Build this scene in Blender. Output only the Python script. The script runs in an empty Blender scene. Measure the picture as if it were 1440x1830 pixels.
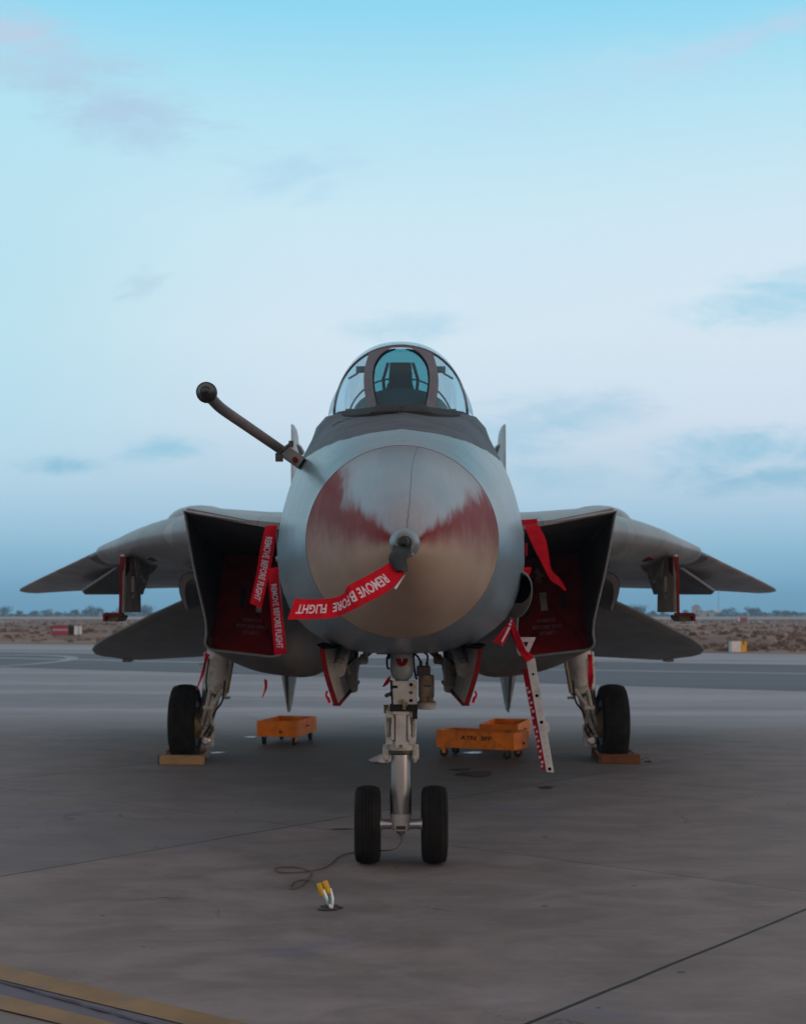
import bpy, bmesh, math, random
from mathutils import Vector, Matrix
R = math.radians
PI = math.pi
S = bpy.context.scene
COL = S.collection

# ------------------------------------------------------------------ camera
F, H, HZ, CX = 2510.0, 1.82, 1095.0, 720.0      # focal length in photo pixels, eye height, horizon row, centre column
cam = bpy.data.cameras.new("camera")
camo = bpy.data.objects.new("camera", cam)
COL.objects.link(camo)
camo.location = (0, 0, H)
camo.rotation_euler = (R(90), 0, 0)
cam.sensor_width = 36.0
cam.lens = F / 1830.0 * 36.0
cam.shift_y = (HZ - 915.0) / 1830.0
cam.clip_start, cam.clip_end = 0.1, 9000
cam.dof.use_dof = True
cam.dof.focus_distance = 7.3
cam.dof.aperture_fstop = 3.8
S.camera = camo
S.view_settings.view_transform = 'Standard'
S.view_settings.look = 'None'
S.view_settings.exposure = 0.0
S.view_settings.gamma = 1.0
S.cycles.volume_bounces = 1
S.cycles.max_bounces = 8
S.cycles.transparent_max_bounces = 16

def lin(r, g, b, a=1.0):
    def c(u):
        u /= 255.0
        return u / 12.92 if u <= 0.04045 else ((u + 0.055) / 1.055) ** 2.4
    return (c(r), c(g), c(b), a)

# ------------------------------------------------------------------ node helpers
class NT:
    def __init__(self, tree):
        self.t = tree
    def n(self, typ, **kw):
        nd = self.t.nodes.new(typ)
        for k, v in kw.items():
            setattr(nd, k, v)
        return nd
    def put(self, sock, v):
        if v is None:
            return
        if isinstance(v, bpy.types.NodeSocket):
            self.t.links.new(v, sock)
        else:
            sock.default_value = v
    def m(self, op, a, b=None, c=None, clamp=False):
        nd = self.n('ShaderNodeMath', operation=op)
        nd.use_clamp = clamp
        self.put(nd.inputs[0], a)
        if b is not None: self.put(nd.inputs[1], b)
        if c is not None: self.put(nd.inputs[2], c)
        return nd.outputs[0]
    def mix(self, f, a, b, blend='MIX'):
        nd = self.n('ShaderNodeMix', data_type='RGBA', blend_type=blend)
        self.put(nd.inputs[0], f); self.put(nd.inputs[6], a); self.put(nd.inputs[7], b)
        return nd.outputs[2]
    def step(self, x, lo, hi, a=0.0, b=1.0):
        nd = self.n('ShaderNodeMapRange', interpolation_type='SMOOTHSTEP')
        self.put(nd.inputs[0], x); self.put(nd.inputs[1], lo); self.put(nd.inputs[2], hi)
        self.put(nd.inputs[3], a); self.put(nd.inputs[4], b)
        return nd.outputs[0]
    def noise(self, vec, scale, detail=4, rough=0.55, dist=0.0, out=0):
        nd = self.n('ShaderNodeTexNoise')
        if vec is not None: self.put(nd.inputs['Vector'], vec)
        nd.inputs['Scale'].default_value = scale
        nd.inputs['Detail'].default_value = detail
        nd.inputs['Roughness'].default_value = rough
        nd.inputs['Distortion'].default_value = dist
        return nd.outputs[out]
    def sep(self, vec):
        nd = self.n('ShaderNodeSeparateXYZ'); self.put(nd.inputs[0], vec)
        return nd.outputs[0], nd.outputs[1], nd.outputs[2]
    def com(self, x, y, z):
        nd = self.n('ShaderNodeCombineXYZ')
        self.put(nd.inputs[0], x); self.put(nd.inputs[1], y); self.put(nd.inputs[2], z)
        return nd.outputs[0]
    def scl(self, vec, s):
        nd = self.n('ShaderNodeVectorMath', operation='MULTIPLY')
        self.put(nd.inputs[0], vec); nd.inputs[1].default_value = s
        return nd.outputs[0]
    def ramp(self, x, stops, interp='LINEAR'):
        nd = self.n('ShaderNodeValToRGB')
        cr = nd.color_ramp; cr.interpolation = interp
        while len(cr.elements) < len(stops):
            cr.elements.new(0.5)
        for e, (p, c) in zip(cr.elements, stops):
            e.position = p; e.color = c
        self.put(nd.inputs[0], x)
        return nd.outputs[0]
    def bump(self, h, dist, strength=1.0):
        nd = self.n('ShaderNodeBump')
        nd.inputs['Strength'].default_value = strength
        nd.inputs['Distance'].default_value = dist
        self.put(nd.inputs['Height'], h)
        return nd.outputs[0]

# ------------------------------------------------------------------ world (dusk sky, sunset behind the camera)
SUN_EL, SUN_ROT = R(6.0), R(120.0)
W = bpy.data.worlds.new("World")
S.world = W
W.use_nodes = True
W.node_tree.nodes.clear()
t = NT(W.node_tree)
out = t.n('ShaderNodeOutputWorld')
bg = t.n('ShaderNodeBackground')
bg.inputs['Strength'].default_value = 0.12
tc = t.n('ShaderNodeTexCoord')
dx, dy, dz = t.sep(tc.outputs['Generated'])
front = t.ramp(t.m('MULTIPLY_ADD', dz, 0.9, 0.1), [
    (0.000, lin(106, 160, 192)), (0.100, lin(110, 165, 197)), (0.116, lin(122, 174, 205)), (0.152, lin(159, 199, 223)),
    (0.187, lin(189, 214, 232)), (0.222, lin(207, 225, 240)), (0.274, lin(214, 233, 244)), (0.340, lin(206, 233, 246)),
    (0.402, lin(182, 228, 244)), (0.456, lin(146, 216, 243)), (0.64, (0.46, 0.49, 0.54, 1)), (1.0, (0.48, 0.44, 0.45, 1))])
back = t.ramp(t.m('MULTIPLY_ADD', dz, 0.9, 0.1), [
    (0.0, (1.05, 0.72, 0.56, 1)), (0.12, (1.10, 0.79, 0.63, 1)), (0.28, (0.74, 0.62, 0.55, 1)),
    (0.45, (0.46, 0.42, 0.42, 1)), (0.64, (0.50, 0.45, 0.45, 1)), (1.0, (0.48, 0.44, 0.45, 1))])
sky = t.mix(t.step(dy, 0.25, -0.50), front, back)
# left side of the view is a touch more cyan, right a touch pinker
side = t.m('DIVIDE', dx, t.m('MAXIMUM', dy, 0.2))
el = t.m('DIVIDE', dz, t.m('MAXIMUM', dy, 0.2))
lowmask = t.m('MULTIPLY', t.step(el, 0.05, 0.14), t.step(el, 0.42, 0.2))
lowmask2 = t.m('MULTIPLY', t.step(el, 0.04, 0.16), t.step(el, 0.44, 0.25))
sky = t.mix(t.m('MULTIPLY', t.step(side, 0.0, 0.35), t.m('MULTIPLY', lowmask, 0.35)), sky, lin(222, 229, 244))
sky = t.mix(t.m('MULTIPLY', t.step(side, -0.05, -0.34), t.m('MULTIPLY', lowmask2, 0.60)), sky, lin(166, 222, 238))
# clouds: soft patches broken up by noise
cv = t.com(t.m('MULTIPLY', side, 1.0), t.m('MULTIPLY', el, 2.6), 0.0)
cnA = t.noise(cv, 9.0, 8, 0.66, 0.9)
cn2 = t.noise(cv, 26.0, 8, 0.66, 0.8)
cn = t.m('ADD', t.m('MULTIPLY', cnA, 0.6), t.m('MULTIPLY', cn2, 0.4))
front_ok = t.step(dy, 0.2, 0.5)
def patch(px, py, rx, ry, tilt, col, amt, lo=0.42, hi=0.62, nz=None):
    global sky
    u = t.m('SUBTRACT', side, (px - CX) / F)
    v = t.m('SUBTRACT', el, (HZ - py) / F)
    c, s_ = math.cos(R(tilt)), math.sin(R(tilt))
    uu = t.m('ADD', t.m('MULTIPLY', u, c * F / rx), t.m('MULTIPLY', v, s_ * F / rx))
    vv = t.m('ADD', t.m('MULTIPLY', u, -s_ * F / ry), t.m('MULTIPLY', v, c * F / ry))
    d = t.m('ADD', t.m('MULTIPLY', uu, uu), t.m('MULTIPLY', vv, vv))
    fall = t.m('EXPONENT', t.m('MULTIPLY', d, -1.0))
    k = t.m('ADD', t.m('MULTIPLY', nz if nz is not None else cn, 1.5), t.m('MULTIPLY', fall, 0.45))
    k = t.m('MULTIPLY', t.step(k, 0.84, 1.34), t.step(fall, 0.05, 0.55))
    k = t.m('MULTIPLY', t.m('MULTIPLY', k, amt), front_ok)
    sky = t.mix(k, sky, col)
patch(110, 125, 330, 95, -24, lin(178, 204, 227), 0.75)
patch(30, 70, 130, 60, -10, lin(198, 208, 228), 0.6)
patch(230, 215, 200, 60, -10, lin(176, 208, 232), 0.7)
patch(1330, 70, 230, 34, 20, lin(186, 212, 236), 0.8)
patch(1080, 150, 360, 80, 12, lin(186, 222, 242), 0.6)
patch(520, 310, 150, 60, 15, lin(180, 218, 240), 0.8)
patch(250, 505, 60, 32, 25, lin(186, 216, 234), 0.7, nz=cn2)
patch(1400, 535, 190, 56, 6, lin(164, 213, 234), 0.9)
patch(715, 580, 130, 40, 0, lin(180, 216, 236), 0.8)
patch(985, 735, 230, 46, 3, lin(174, 209, 230), 0.8)
patch(900, 785, 150, 55, 0, lin(168, 207, 228), 0.85)
patch(1370, 805, 240, 52, 4, lin(150, 200, 225), 0.85)
patch(1340, 860, 200, 34, 0, lin(142, 192, 218), 0.8)
patch(290, 806, 110, 27, 6, lin(154, 203, 226), 0.95)
patch(110, 832, 100, 20, 0, lin(142, 194, 220), 0.95)
patch(960, 850, 160, 34, 0, lin(160, 202, 224), 0.7)
ns = t.n('ShaderNodeTexSky', sky_type='NISHITA')
ns.sun_disc = False
ns.sun_elevation = SUN_EL
ns.sun_rotation = SUN_ROT
scaled = t.n('ShaderNodeVectorMath', operation='SCALE')
t.put(scaled.inputs[0], sky); scaled.inputs['Scale'].default_value = 1.0 / 0.12
overhead = t.m('MULTIPLY', t.step(dz, 0.5, 0.9), 0.1)
t.put(bg.inputs['Color'], t.mix(overhead, scaled.outputs[0], ns.outputs[0]))
t.t.links.new(bg.outputs[0], out.inputs[0])

sun = bpy.data.lights.new("sun", 'SUN')
sun.energy = 0.6
sun.angle = R(20)
sun.color = (1.0, 0.72, 0.50)
suno = bpy.data.objects.new("sun", sun)
COL.objects.link(suno)
# light travels away from the sun, which stands low behind the camera on the right
az = SUN_ROT          # clockwise from +Y
sdir = Vector((math.sin(az) * math.cos(SUN_EL), math.cos(az) * math.cos(SUN_EL), math.sin(SUN_EL)))
suno.rotation_euler = (-sdir).to_track_quat('-Z', 'Y').to_euler()
suno.location = sdir * 50

# ------------------------------------------------------------------ geometry helpers
def Wp(px, py, Y):
    return Vector(((px - CX) / F * Y, Y, H - (py - HZ) / F * Y))
def G(px, py, z=0.0):
    Y = (H - z) * F / (py - HZ)
    return Vector(((px - CX) / F * Y, Y, z))
def A(half, py, Y):                  # point of the aircraft by its half breadth
    return Vector((half / F * Y, Y, H - (py - HZ) / F * Y))

def herm(xs, ys, x):
    n = len(xs)
    if x <= xs[0]: return ys[0]
    if x >= xs[-1]: return ys[-1]
    i = 0
    while x > xs[i + 1]: i += 1
    def sl(k):
        if k == 0: return (ys[1] - ys[0]) / (xs[1] - xs[0])
        if k == n - 1: return (ys[-1] - ys[-2]) / (xs[-1] - xs[-2])
        a = (ys[k] - ys[k-1]) / (xs[k] - xs[k-1]); b = (ys[k+1] - ys[k]) / (xs[k+1] - xs[k])
        return 0.0 if a * b <= 0 else 2 * a * b / (a + b)
    h = xs[i+1] - xs[i]; u = (x - xs[i]) / h
    return ((2*u**3 - 3*u**2 + 1) * ys[i] + (u**3 - 2*u**2 + u) * h * sl(i)
            + (-2*u**3 + 3*u**2) * ys[i+1] + (u**3 - u**2) * h * sl(i+1))

def cat(pts, n, closed=False):
    """Catmull-Rom through points, n samples"""
    P = [Vector(p) for p in pts]
    m = len(P)
    out = []
    segs = m if closed else m - 1
    for k in range(n):
        u = k / n * segs if closed else k / (n - 1) * segs
        i = min(int(u), segs - 1); f = u - i
        g = (lambda j: P[j % m]) if closed else (lambda j: P[max(0, min(m - 1, j))])
        a, b, c, d = g(i-1), g(i), g(i+1), g(i+2)
        out.append(0.5 * ((2*b) + (c - a) * f + (2*a - 5*b + 4*c - d) * f*f + (3*b - a - 3*c + d) * f**3))
    return out

def resample(pts, n, closed=False):
    P = [Vector(p) for p in pts]
    if closed: P = P + [P[0]]
    L = [0.0]
    for a, b in zip(P, P[1:]): L.append(L[-1] + (b - a).length)
    out = []
    for k in range(n):
        s = L[-1] * (k / n if closed else k / (n - 1))
        i = 0
        while i < len(L) - 2 and s > L[i+1]: i += 1
        d = L[i+1] - L[i]
        out.append(P[i].lerp(P[i+1], (s - L[i]) / d if d > 1e-9 else 0))
    return out

class MB:
    def __init__(self):
        self.v, self.f, self.mi, self.cur = [], [], [], 0
    def add(self, vs, fs):
        o = len(self.v)
        self.v += [Vector(p) for p in vs]
        for f in fs:
            self.f.append([o + i for i in f]); self.mi.append(self.cur)
        return self
    def poly(self, *vs):
        return self.add(vs, [list(range(len(vs)))])
    def hexa(self, p):        # 4 bottom (loop), 4 top
        return self.add(p, [(3,2,1,0), (4,5,6,7), (0,1,5,4), (1,2,6,5), (2,3,7,6), (3,0,4,7)])
    def box(self, c, s, rot=None, tap=1.0):
        c = Vector(c); hx, hy, hz = s[0]/2, s[1]/2, s[2]/2
        p = [Vector(q) for q in [(-hx,-hy,-hz),(hx,-hy,-hz),(hx,hy,-hz),(-hx,hy,-hz),
                                 (-hx*tap,-hy*tap,hz),(hx*tap,-hy*tap,hz),(hx*tap,hy*tap,hz),(-hx*tap,hy*tap,hz)]]
        if rot is not None: p = [rot @ q for q in p]
        return self.hexa([c + q for q in p])
    def prism(self, pts, vec):
        vec = Vector(vec); n = len(pts)
        a = [Vector(p) for p in pts]; b = [p + vec for p in a]
        return self.add(a + b, [list(range(n))[::-1], list(range(n, 2*n))] + [(i, (i+1) % n, n + (i+1) % n, n + i) for i in range(n)])
    def loft(self, rings, closed=True, capa=False, capb=False, loop=False):
        m = len(rings[0]); vs = [p for r in rings for p in r]; fs = []
        N = len(rings)
        for i in range(N if loop else N - 1):
            for j in range(m if closed else m - 1):
                a, b = i*m + j, i*m + (j+1) % m
                k = ((i+1) % N) * m
                fs.append((a, b, k + (j+1) % m, k + j))
        if capa: fs.append(list(range(m))[::-1])
        if capb: fs.append(list(range((N-1)*m, N*m)))
        return self.add(vs, fs)
    def tube(self, path, r, n=12, caps=True, flat=None):
        P = [Vector(p) for p in path]; rings = []
        rr = r if isinstance(r, (list, tuple)) else [r] * len(P)
        up = None
        for i, p in enumerate(P):
            d = (P[min(i+1, len(P)-1)] - P[max(i-1, 0)]).normalized()
            if up is None:
                up = Vector((0,0,1)) if abs(d.z) < 0.9 else Vector((0,1,0))
            a = d.cross(up).normalized(); up = a.cross(d).normalized()
            rings.append([p + a * math.cos(2*PI*k/n) * rr[i] + up * math.sin(2*PI*k/n) * rr[i] for k in range(n)])
        return self.loft(rings, True, caps, caps)
    def lathe(self, o, axis, prof, n=32, caps=True):
        """prof: (distance along the axis, radius)"""
        o = Vector(o); d = Vector(axis).normalized()
        up = Vector((0,0,1)) if abs(d.z) < 0.9 else Vector((0,1,0))
        a = d.cross(up).normalized(); b = a.cross(d).normalized()
        rings = [[o + d * tt + (a * math.cos(2*PI*k/n) + b * math.sin(2*PI*k/n)) * max(r, 1e-4) for k in range(n)] for tt, r in prof]
        return self.loft(rings, True, caps, caps)
    def cyl(self, p0, p1, r0, r1=None, n=20):
        p0, p1 = Vector(p0), Vector(p1)
        r1 = r0 if r1 is None else r1
        return self.lathe(p0, p1 - p0, [(0, r0), ((p1 - p0).length, r1)], n)
    def build(self, name, mats, parent=None, org=(0,0,0), smooth=35, bevel=0.0, kind=None):
        org = Vector(org)
        me = bpy.data.meshes.new(name)
        me.from_pydata([tuple(p - org) for p in self.v], [], self.f)
        if not isinstance(mats, (list, tuple)): mats = [mats]
        for m in mats: me.materials.append(m)
        for p, i in zip(me.polygons, self.mi): p.material_index = i
        bm = bmesh.new(); bm.from_mesh(me)
        bmesh.ops.recalc_face_normals(bm, faces=bm.faces)
        bm.to_mesh(me); bm.free()
        if smooth:
            me.shade_smooth(); me.set_sharp_from_angle(angle=R(smooth))
        o = bpy.data.objects.new(name, me)
        COL.objects.link(o)
        if parent is not None: o.parent = parent
        if bevel:
            md = o.modifiers.new("bevel", 'BEVEL'); md.width = bevel; md.segments = 2; md.limit_method = 'ANGLE'; md.angle_limit = R(40)
        if kind: o["kind"] = kind
        return o

def tag(o, label, cat_, group=None):
    o["label"] = label; o["category"] = cat_
    if group: o["group"] = group
    return o
def thing(name, label, cat_, loc, rz=0.0, group=None):
    o = bpy.data.objects.new(name, None); COL.objects.link(o)
    o.location = loc; o.rotation_euler = (0, 0, rz); o.empty_display_size = 0.1
    return tag(o, label, cat_, group)

# ------------------------------------------------------------------ text as mesh
def text_mesh(body, bold=0.0, width=None):
    cu = bpy.data.curves.new("lettering", 'FONT')
    cu.body = body; cu.size = 1.0; cu.offset = bold; cu.resolution_u = 3
    ob = bpy.data.objects.new("lettering", cu); COL.objects.link(ob)
    dg = bpy.context.evaluated_depsgraph_get()
    me = bpy.data.meshes.new_from_object(ob.evaluated_get(dg))
    vs = [v.co.copy() for v in me.vertices]; fs = [list(p.vertices) for p in me.polygons]
    bpy.data.objects.remove(ob); bpy.data.curves.remove(cu); bpy.data.meshes.remove(me)
    x0 = min(v.x for v in vs); x1 = max(v.x for v in vs); y0 = min(v.y for v in vs); y1 = max(v.y for v in vs)
    return [((v.x - x0) / (x1 - x0), (v.y - y0) / (y1 - y0)) for v in vs], fs
def map_text(mb, body, fn, bold=0.02):
    uv, fs = text_mesh(body, bold)
    mb.add([fn(u, v) for u, v in uv], fs)

# ------------------------------------------------------------------ materials
def panels(k, vec, base, w=0.006, amt=0.55, tone=0.16):
    b = k.n('ShaderNodeTexBrick'); k.put(b.inputs['Vector'], vec)
    b.offset = 0.37; b.squash = 0.7; b.squash_frequency = 3
    for nm, v in (('Scale', 1.0), ('Mortar Size', w), ('Mortar Smooth', 0.2), ('Bias', 0.0), ('Brick Width', 0.9), ('Row Height', 0.42)):
        b.inputs[nm].default_value = v
    b.inputs['Color1'].default_value = (1 - tone, 1 - tone, 1 - tone, 1); b.inputs['Color2'].default_value = (1 + tone * .6,) * 3 + (1,)
    b.inputs['Mortar'].default_value = (1, 1, 1, 1)
    base = k.mix(1.0, base, b.outputs['Color'], 'MULTIPLY')
    return b.outputs['Fac'], k.mix(k.m('MULTIPLY', b.outputs['Fac'], amt), base, (0.03, 0.03, 0.032, 1))
def mat(name, col, rough=0.5, metal=0.0, var=0.15, vscale=6.0, bump=0.0, bscale=60.0, spec=0.5, dirt=None, dirt_amt=0.0, dscale=3.0, coat=0.0, stretch=(1,1,1), rvar=0.1, panel=None):
    m = bpy.data.materials.new(name); m.use_nodes = True
    k = NT(m.node_tree); p = m.node_tree.nodes["Principled BSDF"]
    c = k.n('ShaderNodeTexCoord').outputs['Object']
    c2 = k.scl(c, stretch)
    n1 = k.noise(c2, vscale, 6, 0.6)
    col = tuple(col[:3]) + (1.0,)
    dark = tuple(x * (1 - var) for x in col[:3]) + (1,)
    lite = tuple(min(1, x * (1 + var)) for x in col[:3]) + (1,)
    base = k.mix(k.step(n1, 0.3, 0.7), dark, lite)
    if dirt is not None:
        base = k.mix(k.m('MULTIPLY', k.step(k.noise(c2, dscale, 8, 0.65), 0.48, 0.72), dirt_amt), base, tuple(dirt[:3]) + (1,))
    if panel is not None:        # riveted sheet panels: thin joints, slightly different tone from sheet to sheet
        mort, base = panels(k, k.scl(c, panel), base)
    k.put(p.inputs['Base Color'], base)
    k.put(p.inputs['Roughness'], k.m('ADD', rough - rvar * 0.5, k.m('MULTIPLY', k.noise(c2, vscale * 2.3, 5, 0.6), rvar)))
    p.inputs['Metallic'].default_value = metal
    p.inputs['Specular IOR Level'].default_value = spec
    p.inputs['Coat Weight'].default_value = coat
    if bump:
        k.put(p.inputs['Normal'], k.bump(k.noise(c2, bscale, 4, 0.6), bump))
    m["nt"] = 0
    return m
# paints
GREY = (0.27, 0.29, 0.31)
M_paint = mat("aircraft_grey_paint", (0.25, 0.265, 0.28), 0.42, 0.0, 0.14, 2.2, 0.002, 40, 0.5, (0.12, 0.115, 0.11), 0.55, 1.6, stretch=(1.6, 0.35, 1.0), panel=(1.0, 0.6, 1.0))
M_under = mat("aircraft_underside_paint", (0.19, 0.185, 0.18), 0.5, 0.0, 0.18, 2.6, 0.002, 30, 0.4, (0.07, 0.06, 0.05), 0.6, 1.8, stretch=(1.2, 0.4, 1.0))
M_duct = mat("intake_duct_paint", (0.07, 0.07, 0.07), 0.6, 0.0, 0.2, 3, 0.0, 30, 0.3, (0.04, 0.04, 0.04), 0.5, 2.0)
M_glove = mat("glove_grey_paint", (0.235, 0.25, 0.265), 0.42, 0.0, 0.14, 3.0, 0.0, 30, 0.5, (0.08, 0.078, 0.076), 0.6, 1.6, stretch=(1.0, 0.5, 1.0), panel=(1.5, 0.55, 1.0))
M_wing = mat("wing_grey_paint", (0.38, 0.37, 0.37), 0.5, 0.0, 0.16, 3.0, 0.0, 30, 0.4, (0.10, 0.095, 0.09), 0.6, 1.4, stretch=(1.0, 0.5, 1.0), panel=(1.5, 0.55, 1.0))
M_darkwing = mat("dark_flap", (0.07, 0.072, 0.074), 0.6, 0.0, 0.2, 3.0, spec=0.3)  # flap toned darker than the wing panel
M_tail = mat("tailplane_paint", (0.16, 0.165, 0.165), 0.55, 0.0, 0.12, 2.0, 0.0, 30, 0.35, (0.10, 0.10, 0.095), 0.5, 1.2)
M_cap = mat("nose_cap_steel", (0.19, 0.21, 0.225), 0.36, 0.3, 0.15, 20)
M_edge = mat("bare_lip_metal", (0.36, 0.36, 0.37), 0.42, 0.35, 0.15, 8)
M_anti = mat("black_cockpit_paint", (0.022, 0.024, 0.026), 0.75, spec=0.25)
M_ladder = mat("ladder_white_paint", (0.46, 0.47, 0.50), 0.5, 0.0, 0.1, 8, dirt=(0.2, 0.19, 0.18), dirt_amt=0.4, dscale=12)
M_pylon = mat("olive_pylon_paint", (0.46, 0.43, 0.39), 0.6, 0.0, 0.2, 5, spec=0.25, dirt=(0.12, 0.10, 0.08), dirt_amt=0.5, dscale=4)
M_fade = mat("faded_stencil", (0.24, 0.15, 0.17), 0.9)
M_fadew = mat("grubby_patch", (0.36, 0.33, 0.33), 0.9)
M_frame = mat("canopy_frame_paint", (0.10, 0.088, 0.105), 0.55, 0.0, 0.12, 6, spec=0.35)
M_red = mat("red_gear_edge_paint", (0.15, 0.004, 0.007), 0.6, 0.0, 0.25, 9, spec=0.15, dirt=(0.05, 0.012, 0.01), dirt_amt=0.5, dscale=8)
M_redcloth = mat("red_warning_cloth", (0.50, 0.006, 0.020), 0.85, 0.0, 0.16, 14, 0.0012, 350, 0.15)
M_redplug = mat("red_cover_canvas", (0.15, 0.004, 0.006), 0.9, 0.0, 0.25, 5, 0.004, 90, 0.15, (0.06, 0.01, 0.008), 0.5, 4.0)
M_white = mat("white_lettering", (0.62, 0.56, 0.66), 0.8, 0.0, 0.08, 30, spec=0.2)
M_whitepaint = mat("white_gear_paint", (0.46, 0.455, 0.455), 0.5, 0.0, 0.12, 12, 0.0, 60, 0.4, (0.16, 0.13, 0.09), 0.55, 9.0)
M_cream = mat("cream_gear_paint", (0.42, 0.425, 0.385), 0.5, 0.0, 0.15, 14, 0.001, 80, 0.4, (0.10, 0.08, 0.05), 0.65, 10.0)
M_primer = mat("beige_primer_metal", (0.30, 0.23, 0.155), 0.5, 0.0, 0.2, 10, 0.001, 60, 0.4, (0.06, 0.045, 0.03), 0.6, 9.0)
M_steel = mat("brushed_steel", (0.50, 0.50, 0.51), 0.32, 0.75, 0.12, 10, stretch=(1, 1, 0.2))
M_dsteel = mat("dark_metal", (0.055, 0.052, 0.05), 0.5, 0.4, 0.25, 10)
M_hyd = mat("brass_fittings", (0.16, 0.125, 0.06), 0.55, 0.2, 0.3, 12)
M_rub = mat("tyre_rubber", (0.014, 0.0135, 0.0135), 0.85, 0.0, 0.3, 9, 0.001, 120, 0.12, (0.030, 0.027, 0.025), 0.45, 5.0)
M_black = mat("black_rubber", (0.012, 0.012, 0.012), 0.7, spec=0.25)
M_hole = mat("dark_recess", (0.004, 0.004, 0.004), 0.9, spec=0.05)
M_orange = mat("orange_tray_paint", (0.78, 0.20, 0.003), 0.5, 0.0, 0.18, 6, 0.002, 50, 0.35, (0.18, 0.05, 0.01), 0.6, 7.0)
M_wood = mat("chock_timber", (0.33, 0.21, 0.12), 0.8, 0.0, 0.25, 5, 0.003, 50, 0.2, (0.14, 0.08, 0.045), 0.6, 5.0, stretch=(0.6, 3, 3))
M_woodd = mat("dark_chock_timber", (0.16, 0.065, 0.028), 0.8, 0.0, 0.3, 5, 0.003, 50, 0.2, (0.06, 0.03, 0.015), 0.6, 5.0, stretch=(0.6, 3, 3))
M_blue = mat("blue_end_paint", (0.02, 0.07, 0.16), 0.6)
M_sock = mat("grey_green_canvas", (0.045, 0.055, 0.058), 0.9, 0.0, 0.25, 14, 0.002, 220, 0.15)
M_yellow = mat("yellow_grip_plastic", (0.62, 0.36, 0.01), 0.5, 0.0, 0.12, 20)
M_clampw = mat("white_clamp_metal", (0.62, 0.66, 0.70), 0.35, 0.2, 0.12, 20)
M_teal = mat("teal_tape", (0.03, 0.26, 0.30), 0.5)
M_cable = mat("olive_cable", (0.10, 0.085, 0.055), 0.7)
M_port = mat("gun_port_paint", (0.085, 0.085, 0.085), 0.6, spec=0.25)
M_coam = mat("coaming_vinyl", (0.11, 0.145, 0.155), 0.85, spec=0.1)
M_seat = mat("ejection_seat_black", (0.045, 0.06, 0.08), 0.7)
M_signred = mat("red_sign_face", (0.30, 0.035, 0.06), 0.6, var=0.12)
M_signwhite = mat("white_sign_face", (0.75, 0.72, 0.74), 0.6, var=0.08)
M_signyellow = mat("yellow_sign_face", (0.75, 0.42, 0.01), 0.6, var=0.08)
M_signblue = mat("pale_blue_sign_face", (0.32, 0.46, 0.60), 0.6, var=0.08)
M_tarp = mat("white_rag_cloth", (0.60, 0.62, 0.68), 0.9, 0.0, 0.15, 12)

def glass(name, tint, edge, refl=0.02, rough=0.02, ior=1.35, edge_pow=0.6, frm=0.8):
    m = bpy.data.materials.new(name); m.use_nodes = True
    m.node_tree.nodes.clear()
    k = NT(m.node_tree)
    o = k.n('ShaderNodeOutputMaterial'); tr = k.n('ShaderNodeBsdfTransparent'); gl = k.n('ShaderNodeBsdfGlossy')
    lw = k.n('ShaderNodeLayerWeight'); lw.inputs['Blend'].default_value = edge_pow
    k.put(tr.inputs[0], k.mix(k.step(lw.outputs['Facing'], 0.25, 0.98), tint, edge))     # longer path through the acrylic at the rim
    gl.inputs['Roughness'].default_value = rough
    fr = k.n('ShaderNodeFresnel'); fr.inputs['IOR'].default_value = ior
    mx = k.n('ShaderNodeMixShader')
    k.put(mx.inputs[0], k.m('ADD', k.m('MULTIPLY', fr.outputs[0], frm), refl, clamp=True))
    k.t.links.new(tr.outputs[0], mx.inputs[1]); k.t.links.new(gl.outputs[0], mx.inputs[2])
    k.t.links.new(mx.outputs[0], o.inputs[0])
    return m
M_glass = glass("canopy_acrylic", (0.96, 0.985, 0.995, 1), (0.76, 0.90, 0.96, 1), 0.005, 0.03, 1.35, 0.6, 0.4)
M_wglass = glass("windscreen_glass", (0.19, 0.64, 0.70, 1), (0.13, 0.52, 0.58, 1), 0.0, 0.05, 1.35, 0.6, 0.45)

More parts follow.
